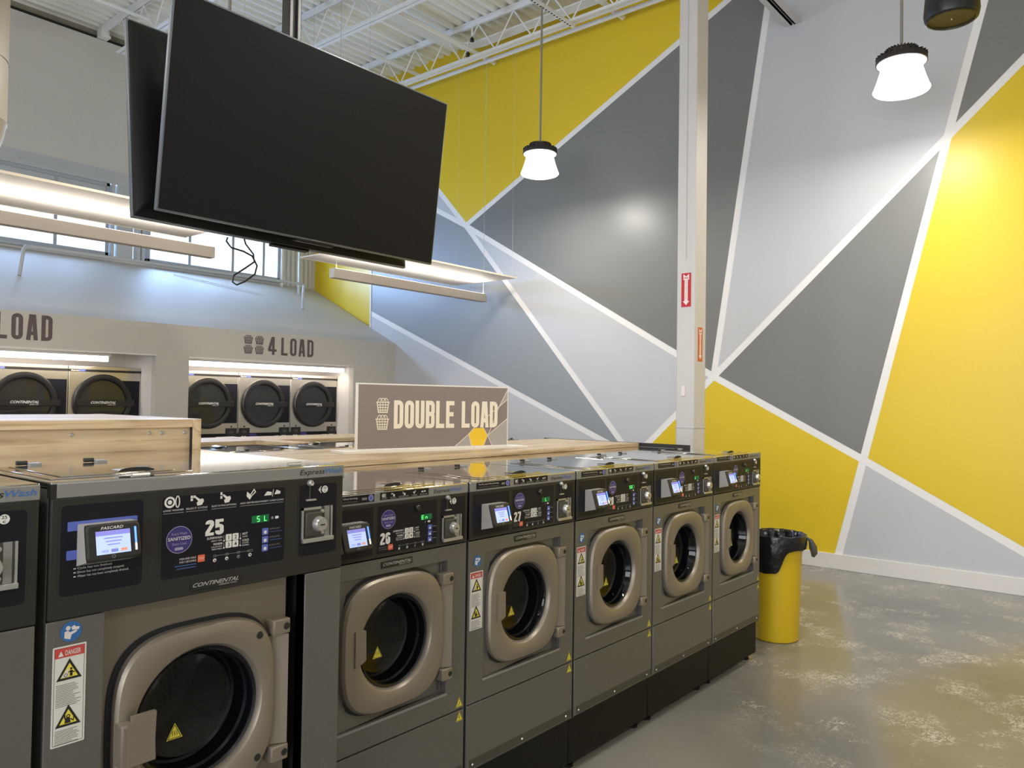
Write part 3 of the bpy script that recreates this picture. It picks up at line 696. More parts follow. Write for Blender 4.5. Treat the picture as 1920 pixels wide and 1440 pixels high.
b = MB(); b.box(-.033, -.009, -.03, .03, 2.55, 6.5, M_BLK, .005); b.box(.009, .033, -.03, .03, 2.55, 6.5, M_BLK, .005); b.build('mast', t)
b = MB(); b.box(-.009, .009, -.012, .012, 2.55, 6.5, M_CHROME); b.build('channel', t)
b = MB()
for s_ in (-1, 1):
    b.box(-.25, .25, s_*.035, s_*.05, 2.60, 2.85, M_BLK)
b.box(-.10, .10, -.05, .05, 2.52, 2.56, M_BLK); b.build('bracket', t)
pipe('power_cable', 'loop of black cable dangling below the televisions against the window', 'cable',
     [(.40, 1.20, 2.30), (.40, 1.21, 2.285), (.43, 1.22, 2.262), (.49, 1.22, 2.255), (.535, 1.22, 2.24), (.56, 1.22, 2.20), (.55, 1.22, 2.16), (.50, 1.22, 2.12), (.46, 1.22, 2.10), (.44, 1.22, 2.11), (.445, 1.22, 2.14), (.50, 1.22, 2.18), (.545, 1.22, 2.215), (.54, 1.22, 2.25), (.50, 1.22, 2.29), (.49, 1.22, 2.32)], .004, M_INK, 6)

# ================================================================== GRAPHICS ON MACHINES
def hand(b, x, z, s, y, m):
    b.poly([(x-.1*s, z-.5*s), (x+.35*s, z-.45*s), (x+.55*s, z-.1*s), (x+.45*s, z+.15*s), (x+.15*s, z+.1*s), (x-.25*s, z+.38*s), (x-.36*s, z+.28*s), (x-.02*s, z-.08*s), (x-.2*s, z-.2*s)], y, m)
def icons(b, x0, x1, z, s, y, caps=True):
    W = x1-x0
    cx = [x0+W*.065, x0+W*.245, x0+W*.47, x0+W*.70, x0+W*.90]
    b.ring(cx[0]-s*.35, z, s*.32, s*.5, y, M_PRINT); b.disc(cx[0]-s*.35, z, s*.2, y, M_PRINT, 12)
    b.stroke([(cx[0]+s*(.35+.18*math.cos(a*PI/5)), z+s*.5*math.sin(a*PI/5)) for a in range(10)], s*.1, y, M_PRINT, True)
    b.rect(cx[1]-s*.6, cx[1]-s*.38, z+s*.2, z+s*.42, y, M_PRINT); b.rect(cx[1]-s*.34, cx[1]-s*.12, z+s*.2, z+s*.42, y, M_PRINT); b.rect(cx[1]-s*.6, cx[1]-s*.38, z-s*.06, z+s*.16, y, M_PRINT)
    hand(b, cx[1]+s*.15, z-s*.05, s*.95, y-.0003, M_PRINT)
    b.rect(cx[2]-s*.4, cx[2]-s*.2, z+s*.25, z+s*.5, y, M_PRINT); b.rect(cx[2]-s*.4, cx[2]-s*.2, z-s*.1, z+s*.15, y, M_PRINT); hand(b, cx[2]+s*.15, z-s*.05, s*.95, y-.0003, M_PRINT)
    b.poly([(cx[3]-s*.45, z-s*.1), (cx[3]-s*.1, z-s*.45), (cx[3]+s*.15, z-s*.1), (cx[3]-s*.1, z+s*.1), (cx[3]-s*.4, z+s*.35)], y, M_PRINT); b.stroke([(cx[3]-s*.0, z+s*.05), (cx[3]+s*.35, z+s*.5), (cx[3]+s*.5, z+s*.25), (cx[3]+s*.15, z-s*.05)], s*.1, y, M_PRINT)
    b.poly([(cx[4]-s*.95, z-s*.2), (cx[4]-s*.6, z+s*.2), (cx[4]-s*.1, z+s*.1), (cx[4]-s*.12, z-s*.2)], y, M_PRINT); b.stroke([(cx[4]-s*.02, z-s*.35), (cx[4]+s*.1, z+s*.35)], s*.06, y, M_PRINT)
    b.poly([(cx[4]+s*.2, z-s*.15), (cx[4]+s*.45, z+s*.28), (cx[4]+s*.9, z+s*.1), (cx[4]+s*.85, z-s*.15)], y, M_PRINT)
    if caps:
        for c_, t_ in zip(cx, ('LOAD WASHER', 'SELECT CYCLE', 'SELECT EXTRAS (OPTIONAL)', 'ADD DETERGENT', 'INSERT CARD/COINS')):
            w_ = min(W*.21, s*.17*len(t_)); b.text(t_, c_, z-s*.80, s*.16, w_, y, M_PRINT, align='C'); b.stroke([(c_-w_*.5, z-s*.98), (c_+w_*.5, z-s*.98)], s*.06, y, M_PRINTD)
def sanit(b, cx, cz, r, y):
    b.disc(cx, cz, r, y, M_PURPR, 40); b.disc(cx, cz, r*.955, y-.0003, M_PURP, 40); yy = y-.0006
    b.text('Every Wash', cx, cz+r*.36, r*.20, r*1.15, yy, M_PURPR, align='C'); b.text('SANITIZED', cx, cz-r*.02, r*.25, r*1.72, yy, M_PRINT, bold=.012, align='C')
    b.text('Every Load', cx, cz-r*.38, r*.20, r*1.05, yy, M_PURPR, align='C'); b.rrect(cx-r*.34, cx+r*.30, cz-r*.76, cz-r*.55, r*.05, yy, M_PURPR)
SEG = {'S': 'afgcd', 'L': 'fed', 'E': 'afged', 'n': 'egc', ' ': ''}
def seg7(b, ch, x, z, w, h, y, m):
    t = h*.13; P = dict(a=((x, z+h), (x+w, z+h)), g=((x, z+h/2), (x+w, z+h/2)), d=((x, z), (x+w, z)), f=((x, z+h/2), (x, z+h)), e=((x, z), (x, z+h/2)), b=((x+w, z+h/2), (x+w, z+h)), c=((x+w, z), (x+w, z+h/2)))
    for s_ in SEG[ch]: b.stroke([P[s_][0], P[s_][1]], t, y, m)
def keys(b, x, z, k, y, big):
    """program keys 1-4 with captions; x,z = top left of the block, k = key size"""
    for i, c in enumerate('1234'):
        kx = x+(i % 2)*k*1.12; kz = z-(i//2)*k*1.06-k
        b.rrect(kx, kx+k, kz, kz+k, k*.14, y, M_PRINT); b.text(c, kx+k/2, kz+k*.2, k*.6, None, y-.0004, M_INK, align='C', bold=.012)
    yy = y
    for sx in (-.28, 2.42):
        for i in range(2): b.stroke([(x+sx*k, z-k*.95-i*k*1.06), (x+sx*k, z-k*.1-i*k*1.06)], k*.14, yy, M_PRINTD); b.disc(x+sx*k, z-k*.9-i*k*1.06, k*.13, yy-.0003, M_PRINT, 10)
    b.text('SUPERWASH', x-k*3.0, z-k*.45, k*.34, k*2.45, yy, M_PRINT, bold=.01); b.text('HEAVY SOIL', x-k*2.3, z-k*.85, k*.22, k*1.75, yy, M_PRINT)
    b.text('WARM', x-k*2.0, z-k*1.4, k*.36, k*1.45, yy, M_PRINT, bold=.01); b.text('COLOR FAST', x-k*2.3, z-k*1.75, k*.22, k*1.75, yy, M_PRINT); b.text('PERM PRESS', x-k*2.2, z-k*2.1, k*.22, k*1.65, yy, M_PRINT)
    b.text('HOT', x+k*2.75, z-k*.42, k*.36, k*.9, yy, M_PRINT, bold=.01); b.text('WHITE', x+k*2.75, z-k*.8, k*.22, k*.9, yy, M_PRINT)
    b.text('COLD', x+k*2.75, z-k*1.4, k*.36, k*1.15, yy, M_PRINT, bold=.01); b.text('COLORS', x+k*2.75, z-k*1.75, k*.22, k*1.1, yy, M_PRINT); b.text('NORMAL', x+k*2.75, z-k*2.1, k*.22, k*1.2, yy, M_PRINT)
def progress(b, x0, x1, z, s, y):
    b.stroke([(x0, z), (x1, z)], s*.10, y, M_PRINTD)
    for i in range(4):
        x = x0+(x1-x0)*i/3; ww = s*(.35 if i < 3 else .7)
        b.stroke([(x-ww, z-s*.22), (x+ww, z-s*.22), (x+ww, z+s*.22), (x-ww, z+s*.22)], s*.10, y-.0003, M_PRINTD, True)
        b.disc(x, z-s*1.05, s*.45, y, M_PRINTD if i == 2 else M_PRINT, 16); b.disc(x+(s*.05), z-s*(1.15 if i < 3 else 1.05), s*.2, y-.0003, M_INK, 10)
def dollar_mark(b, x, z, s, y):
    b.disc(x+s*.4, z, s*.5, y, M_PRINT, 20); b.text('25', x+s*.4, z+s*.04, s*.34, s*.5, y-.0004, M_INK, align='C', bold=.01); b.text('c', x+s*.4, z-s*.36, s*.34, s*.3, y-.0004, M_INK, align='C', bold=.01)
    b.stroke([(x-s*.2, z+s*.45), (x-s*.62, z), (x-s*.2, z-s*.45)], s*.1, y, M_PRINT); b.poly([(x-s*.5, z), (x-s*.28, z+s*.2), (x-s*.28, z-s*.2)], y, M_PRINT)

def coin_slide(t, x, z, k, y):
    """lock, keyhole plate, return button; x,z = lower left of chrome plate, k = plate width"""
    b = MB()
    h = k*.92
    b.rect(x, x+k*1.0, z, z+h, y-.001, M_KICK)
    b.box(x, x+k*.62, y-.004, y, z+h*.93, z+h, M_CHROME); b.box(x, x+k*.05, y-.004, y, z, z+h, M_CHROME); b.box(x, x+k, y-.012, y, z-h*.02, z+h*.10, M_CHROME, .001); b.box(x+k*.95, x+k, y-.004, y, z, z+h, M_CHROME)
    b.box(x+k*.74, x+k*.90, y-.003, y, z+h*.1, z+h, M_STRIP)
    b.box(x+k*.10, x+k*.60, y-.010, y, z+h*.16, z+h*.86, M_KICK, .003)
    b.lathe([(0, -.026), (k*.17, -.026), (k*.20, -.020), (k*.22, -.008), (k*.22, 0)], M_CHROME, 20, (x+k*.50, y, z+h*.50), 'Y')
    b.lathe([(0, -.006), (k*.05, -.005), (k*.06, 0)], M_CHROME, 10, (x+k*.66, y-.001, z+h*.86), 'Y'); b.lathe([(0, -.006), (k*.05, -.005), (k*.06, 0)], M_CHROME, 10, (x+k*.66, y-.001, z+h*.22), 'Y')
    b.rect(x+k*.44, x+k*.58, z+h*.47, z+h*.51, y-.0265, M_INK)
    b.build('coin_lock', t)
    b = MB(); b.lathe([(0, -.010), (k*.06, -.012), (k*.09, -.006), (k*.09, 0)], M_CHROME, 16, (x+k*.25, y, z+h*1.72), 'Y'); b.box(x+k*.235, x+k*.265, y-.002, y, z+h*1.2, z+h*1.70, M_KICK); b.box(x+k*.12, x+k*.42, y-.009, y, z+h*1.20, z+h*1.25, M_CHROME, .001); b.build('coin_slot', t)

def reader_build(t, x, w_, zt, zb, dt, db, y, big):
    b = MB(); zbb = zb-.014
    b.add([(x, y, zt), (x+w_, y, zt), (x+w_, y, zbb), (x, y, zbb), (x, y-dt, zt), (x+w_, y-dt, zt), (x+w_, y-db, zb), (x, y-db, zb)],
          [(0,4,5,1), (1,5,6,2), (2,6,7,3), (3,7,4,0)], M_READER)
    o = b.build('card_reader', t, smooth=False)
    # face plate basis: local plane facing -Y, tilted back
    sl = Vector((0, (db-dt), (zt-zb))).length; ang = math.atan2(db-dt, zt-zb)
    M0 = Matrix.Translation((x, y-db, zb)) @ Matrix.Rotation(-ang, 4, 'X')
    b = MB(); b.M = M0
    e = .004; b.loft([[(p[0], -.0, p[1]) for p in rr(-.001, w_+.001, -.001, sl+.001, .008)], [(p[0], -.006, p[1]) for p in rr(0, w_, 0, sl, .010)], [(p[0], -.008, p[1]) for p in rr(.004, w_-.004, .004, sl-.004, .009)]], M_BLKM)
    b.poly(rr(.004, w_-.004, .004, sl-.004, .009), -.008, M_BLK)
    b.text('FASCARD', w_*.47, sl*.84, sl*.08, w_*.42, -.0086, M_PRINT, shear=.3, bold=.01, align='C')
    b.ring(w_*.47, sl*.09, sl*.035, sl*.05, -.0086, M_PRINTD, 14)
    f = b.build('face_plate', o)
    b = MB(); b.M = M0; x0, x1, z0, z1 = w_*.16, w_*.80, sl*.16, sl*.80
    b.rect(x0, x1, z0, z1, -.0088, M_SCR); b.rect(x0, x1, z1-(z1-z0)*.2, z1, -.0091, M_SCRH)
    for k in range(3): zz = z1-(z1-z0)*(.34+.14*k); b.rect((x0+x1)/2-(x1-x0)*(.27, .23, .18)[k], (x0+x1)/2+(x1-x0)*(.27, .23, .18)[k], zz, zz+(z1-z0)*.045, -.0092, M_SCRH)
    b.text('VISA', x0+(x1-x0)*.24, z0+(z1-z0)*.08, (z1-z0)*.11, (x1-x0)*.2, -.0092, M_SCRT, shear=.2, bold=.01, align='C')
    b.rect(x0+(x1-x0)*.42, x0+(x1-x0)*.62, z0+(z1-z0)*.07, z0+(z1-z0)*.2, -.0092, M_SCRT)
    b.disc(x0+(x1-x0)*.75, z0+(z1-z0)*.14, (z1-z0)*.07, -.0092, M_SCRR, 14); b.disc(x0+(x1-x0)*.84, z0+(z1-z0)*.14, (z1-z0)*.07, -.0093, M_SCRR, 14)
    b.build('screen', f)
    b = MB(); b.M = M0; b.box(w_*.885, w_*.915, -.012, -.008, sl*.38, sl*.84, M_LEDB, .001); b.box(w_*.885, w_*.915, -.012, -.008, sl*.18, sl*.38, M_LEDW, .001); b.build('card_slot_light', f)

def sticker_blue(t, cx, cz, r, y):
    b = MB(); b.disc(cx, cz, r, y, M_STKB, 32); yy = y-.0004
    b.disc(cx-r*.28, cz+r*.38, r*.22, yy, M_STKW, 14); b.poly([(cx-r*.62, cz-r*.55), (cx-r*.05, cz-r*.75), (cx+r*.05, cz-r*.3), (cx+r*.5, cz-r*.1), (cx+r*.6, cz+r*.05), (cx+r*.45, cz+r*.1), (cx-r*.1, cz-r*.05), (cx-r*.3, cz+r*.15), (cx-r*.6, cz+r*.05)][::1], yy, M_STKW)
    b.poly([(cx+r*.1, cz+r*.15), (cx+r*.72, cz+r*.1), (cx+r*.78, cz+r*.38), (cx+r*.42, cz+r*.42), (cx+r*.3, cz+r*.6), (cx, cz+r*.42)], yy, M_STKW)
    b.build('manual_sticker', t)
def tri(b, cx, z0, s, y, body=True):
    h = s*.88; q = s*.10
    b.poly([(cx-s/2, z0), (cx+s/2, z0), (cx, z0+h)], y, M_INK); b.poly([(cx-s/2+q*1.6, z0+q), (cx+s/2-q*1.6, z0+q), (cx, z0+h-q*1.9)], y-.0003, M_STKY)
def danger(t, x0, x1, z0, z1, y):
    b = MB(); W = x1-x0; H = z1-z0; cx = (x0+x1)/2
    b.rrect(x0, x1, z0, z1, W*.04, y, M_STKW)
    b.stroke([(x0+W*.06, z0+W*.06), (x1-W*.06, z0+W*.06), (x1-W*.06, z1-W*.06), (x0+W*.06, z1-W*.06)], W*.012, y-.0003, M_INK, True)
    b.rect(x0+W*.065, x1-W*.065, z1-H*.115, z1-W*.065, y-.0004, M_RED)
    b.text('DANGER', cx+W*.10, z1-H*.095, H*.052, W*.46, y-.0007, M_STKW, bold=.012, align='C')
    b.poly([(x0+W*.16, z1-H*.10), (x0+W*.32, z1-H*.10), (x0+W*.24, z1-H*.045)], y-.0007, M_STKW)
    for zz in (z1-H*.345, z1-H*.81):
        s = W*.76; tri(b, cx, zz, s, y-.0004)
    zz = z1-H*.345; s = W*.76
    b.poly([(cx-s*.34, zz+s*.12), (cx-s*.04, zz+s*.12), (cx-s*.04, zz+s*.5)], y-.001, M_STKW); b.ring(cx-s*.14, zz+s*.2, s*.05, s*.08, y-.0013, M_INKG, 12)
    b.disc(cx+s*.07, zz+s*.44, s*.05, y-.001, M_INK, 10); b.poly([(cx+s*.02, zz+s*.14), (cx+s*.13, zz+s*.14), (cx+s*.12, zz+s*.37), (cx+s*.02, zz+s*.37)], y-.001, M_INK); b.stroke([(cx-s*.06, zz+s*.3), (cx+s*.07, zz+s*.35), (cx+s*.21, zz+s*.26)], s*.04, y-.001, M_INK)
    zz = z1-H*.81; b.poly([(cx-s*.14, zz+s*.12), (cx+s*.1, zz+s*.12), (cx+s*.06, zz+s*.34), (cx-s*.12, zz+s*.34)], y-.001, M_INK); b.ring(cx-s*.0, zz+s*.4, s*.04, s*.08, y-.001, M_INK, 12); b.stroke([(cx-s*.12, zz+s*.3), (cx-s*.15, zz+s*.5)], s*.06, y-.001, M_INK); b.stroke([(cx+s*.08, zz+s*.28), (cx+s*.2, zz+s*.18), (cx+s*.22, zz+s*.4)], s*.04, y-.001, M_INK)
    rnd = random.Random(3)
    for a, c, bold in [(.385, .60, 0), (.84, .975, 0)]:
        k = a
        while k < c: b.rect(x0+W*.12, x0+W*(.62+.26*rnd.random()), z1-H*k-H*.006, z1-H*k, y-.0004, M_INKG); k += .0165
    b.build('danger_label', t)
def hazard(t, cx, z0, s, y, kind=0):
    b = MB(); b.poly([(cx-s/2, z0), (cx+s/2, z0), (cx, z0+s*.95)], y, M_STKY)
    b.stroke([(cx-s*.40, z0+s*.06), (cx+s*.40, z0+s*.06), (cx, z0+s*.84)], s*.04, y-.0003, M_INK, True)
    if kind == 1: b.stroke([(cx+s*.02, z0+s*.58), (cx-s*.07, z0+s*.36), (cx+s*.05, z0+s*.38), (cx-s*.02, z0+s*.16)], s*.05, y-.0003, M_INK)
    elif kind == 2:
        for q in (-.13, 0, .13): b.stroke([(cx+s*q, z0+s*.2), (cx+s*(q+.04), z0+s*.3), (cx+s*(q-.02), z0+s*.38), (cx+s*(q+.02), z0+s*.5)], s*.035, y-.0003, M_INK)
    else: b.stroke([(cx-s*.16, z0+s*.16), (cx+s*.04, z0+s*.28), (cx+s*.04, z0+s*.5)], s*.07, y-.0003, M_INK)
    b.build('hazard_sticker', t)

def badge(t, x0, x1, z0, z1, y):
    b = MB(); b.box(x0, x1, y-.003, y, z0, z1, M_BLK, .001); W = x1-x0; H = z1-z0
    b.text('CONTINENTAL', x0+W*.04, z0+H*.38, H*.42, W*.92, y-.0036, M_BADGE, shear=.45, bold=.02)
    b.text('GIRBAU INC.', x0+W*.55, z0+H*.12, H*.18, W*.38, y-.0036, M_BADGE, shear=.3, bold=.01)
    b.build('brand_badge', t)

NSEG = 64
def sq(hw_, hh_, cx, cz, y, e=3.4):
    out = []
    for k in range(NSEG):
        a = 2*PI*k/NSEG+PI/NSEG*0; c, s_ = math.cos(a), math.sin(a)
        out.append((cx+hw_*math.copysign(abs(c)**(2/e), c), y, cz+hh_*math.copysign(abs(s_)**(2/e), s_)))
    return out
def recto(x0, x1, z0, z1, cx, cz, y):
    out = []
    for k in range(NSEG):
        a = 2*PI*k/NSEG; c, s_ = math.cos(a), math.sin(a); t_ = 1e9
        if c > 1e-6: t_ = min(t_, (x1-cx)/c)
        if c < -1e-6: t_ = min(t_, (x0-cx)/c)
        if s_ > 1e-6: t_ = min(t_, (z1-cz)/s_)
        if s_ < -1e-6: t_ = min(t_, (z0-cz)/s_)
        out.append([cx+c*t_, y, cz+s_*t_])
    for (qx, qz) in ((x0, z0), (x0, z1), (x1, z0), (x1, z1)):
        i = min(range(NSEG), key=lambda k: (out[k][0]-qx)**2+(out[k][2]-qz)**2); out[i] = [qx, y, qz]
    return [tuple(p) for p in out]

def door_asm(t, cx, cz, y, hw_, hh_, rg, big):
    """y is the door's front face; returns the door part"""
    b = MB(); yb = y+.045
    C = lambda r, yy: [(cx+r*math.cos(2*PI*k/NSEG), yy, cz+r*math.sin(2*PI*k/NSEG)) for k in range(NSEG)]
    b.loft([sq(hw_+.004, hh_+.004, cx, cz, yb), sq(hw_+.004, hh_+.004, cx, cz, y+.012), sq(hw_-.002, hh_-.002, cx, cz, y+.003), sq(hw_-.012, hh_-.012, cx, cz, y, 3.3),
            C(rg+.020, y-.001), C(rg+.008, y+.004), C(rg+.001, y+.014), C(rg, y+.03), C(rg-.003, y+.05)], M_DOOR)
    b.loft([sq(hw_+.012, hh_+.012, cx-.004, cz+.002, yb+.004), sq(hw_+.012, hh_+.012, cx-.004, cz+.002, y+.030), sq(hw_-.01, hh_-.01, cx, cz, y+.028)], M_RUB)  # offset black gasket backing, widened to draw the dark shadow rim round the door
    d = b.build('door', t, ('door', big))
    b = MB(); b.loft([C(rg-.001, y+.020), C(rg-.006, y+.024), C(rg-.008, y+.05), C(rg-.014, y+.055), C(rg-.016, y+.10), C(rg-.022, y+.105), C(rg-.022, y+.125)], M_RUB); b.build('gasket', d, ('gask', big))
    b = MB(); b.loft([C(rg-.006, y+.018), C(rg*.93, y+.020), C(rg*.86, y+.045), C(rg*.78, y+.085), C(rg*.5, y+.10), C(rg*.01, y+.105)][::-1], M_GLASS); b.build('glass', d, ('glass', big))
    # hinge side
    hx = cx+hw_-.004; dz = hh_*.68
    b = MB()
    b.add([(hx-.02, y+.004, cz-dz), (hx+.004, y+.016, cz-dz), (hx+.040, y-.004, cz-dz), (hx+.036, y+.03, cz-dz), (hx-.02, y+.03, cz-dz),
           (hx-.02, y+.004, cz+dz), (hx+.004, y+.016, cz+dz), (hx+.040, y-.004, cz+dz), (hx+.036, y+.03, cz+dz), (hx-.02, y+.03, cz+dz)],
          [(0,1,6,5), (1,2,7,6), (2,3,8,7), (0,4,3,2,1), (5,6,7,8,9)], M_DOOR)
    b.build('hinge_bar', d, ('hbar', big))
    for s_ in (-1, 1):
        b = MB(); z_ = cz+s_*(dz+.022); b.box(hx-.006, hx+.044, y-.006, y+.045, z_-.020, z_+.020, M_DOOR, .004); b.lathe([(0, -.0015), (.0085, -.001), (.010, .0005)], M_INK, 16, (hx+.032, y-.0062, z_), 'Y'); b.build('hinge', d, ('hinge', big, s_))
    if big:
        for s_ in (-1, 1):
            b = MB(); b.lathe([(0, -.002), (.009, -.0015), (.010, .001)], M_INK, 16, (cx+hw_*.76, y, cz+s_*hh_*.74), 'Y'); b.build('bolt_cap', d, ('cap', s_))
    # handle
    b = MB()
    if big:
        x0, x1, z0, z1 = cx-hw_-.004, cx-hw_+.072, cz-.055, cz+.05
        b.box(x0, x0+.028, y-.028, y+.01, z0, z1-.012, M_DOOR, .004)
        pts = [(x0+.012, z1-.010), (x0+.022, z1-.008), (x0+.022, z1+.004), (x1, z1+.004), (x1-.002, z0+.045), (x1, z0), (x0+.012, z0)]
        n = len(pts); b.add([(p[0], y-.030, p[1]) for p in pts]+[(p[0], y-.018, p[1]) for p in pts], [tuple(range(n))[::-1], tuple(range(n, 2*n))]+[(i, n+i, n+(i+1) % n, (i+1) % n) for i in range(n)], M_DOOR)
        b.box(x0+.022, x0+.03, y-.022, y, z0-.022, z0, M_DOOR, .002)
    else:
        x0, x1, z0, z1 = cx-hw_+.035, cx-hw_+.078, cz-.032, cz+.068
        pts = [(x0, z0-.012), (x1-.008, z0), (x1, z0+.006), (x1-.002, z1-.003), (x1-.006, z1), (x0, z1)]
        n = len(pts); b.add([(p[0], y-.006, p[1]) for p in pts]+[(p[0], y+.002, p[1]) for p in pts], [tuple(range(n)), tuple(range(n, 2*n))[::-1]]+[(i, (i+1) % n, n+(i+1) % n, n+i) for i in range(n)][::1], M_DOOR)
    b.build('handle', d, ('hdl', big))
    b = MB(); b.M = Matrix()
    hazx = cx-rg*.42
    hazard(d, cx-rg*(.35 if big else .42), cz-rg*(.32 if big else .30), .040 if big else .040, y+.028, 2)
    return d

def drum(t, cx, cz, y, r, big):
    b = MB(); b.lathe([(r-.022, y+.10), (r-.010, y+.12), (r+.04, y+.13), (r+.05, y+.15), (r+.05, y+.38), (r*.7, y+.40), (.02, y+.38), (.001, y+.38)], M_DRUM, 48, (cx, 0, cz), 'Y')
    for k in range(3):
        a = 2*PI*k/3+.5; c_, s_ = math.cos(a), math.sin(a); R_ = r+.05
        b.add([(cx+R_*math.cos(a-.16), y+.1, cz+R_*math.sin(a-.16)), (cx+R_*math.cos(a+.16), y+.1, cz+R_*math.sin(a+.16)), (cx+R_*.72*c_, y+.13, cz+R_*.72*s_),
               (cx+R_*math.cos(a-.16), y+.4, cz+R_*math.sin(a-.16)), (cx+R_*math.cos(a+.16), y+.4, cz+R_*math.sin(a+.16)), (cx+R_*.72*c_, y+.38, cz+R_*.72*s_)],
              [(0, 2, 1), (0, 3, 5, 2), (1, 2, 5, 4)], M_DRUM)
    b.build('drum', t, ('drum', big))

def lid_asm(t, x0, x1, y0, y1, z, key):
    b = MB(); b.box(x0, x1, y0, y1, z, z+.0022, M_TOP, .0008); b.box(x0+.03, x1-.03, y0+.025, y1-.02, z+.0022, z+.0042, M_TOP, .0008); l = b.build('lid', t, key)
    b = MB(); xc = x0+(x1-x0)*.62; n = 12; R_ = .042
    for k in range(n):
        a0, a1 = PI*k/n, PI*(k+1)/n
        p = [(xc-R_*math.cos(a0), y0+.03, z+.006+.011*math.sin(a0)), (xc-R_*math.cos(a1), y0+.03, z+.006+.011*math.sin(a1)), (xc-R_*math.cos(a1), y0+.075, z+.006+.006*math.sin(a1)), (xc-R_*math.cos(a0), y0+.075, z+.006+.006*math.sin(a0))]
        b.add(p, [(0,1,2,3)], M_TOP)
        b.add([(xc-R_*math.cos(a0), y0+.034, z+.005), (xc-R_*math.cos(a1), y0+.034, z+.005), (xc-R_*math.cos(a1), y0+.034, z+.005+.010*math.sin(a1)), (xc-R_*math.cos(a0), y0+.034, z+.005+.010*math.sin(a0))], [(0,1,2,3)], M_INK)
    b.build('lid_handle', l, key and key+('h',))
    for i, q in enumerate((.25, .75)):
        b = MB(); hx = x0+(x1-x0)*q; b.box(hx-.002, hx+.026, y1-.020, y1+.008, z+.002, z+.010, M_STRIP, .001); b.tube([(hx-.026, y1+.002, z+.010), (hx-.002, y1+.002, z+.010)], .0058, M_BLKM, 10); b.build('lid_hinge', l, key and key+(i,))

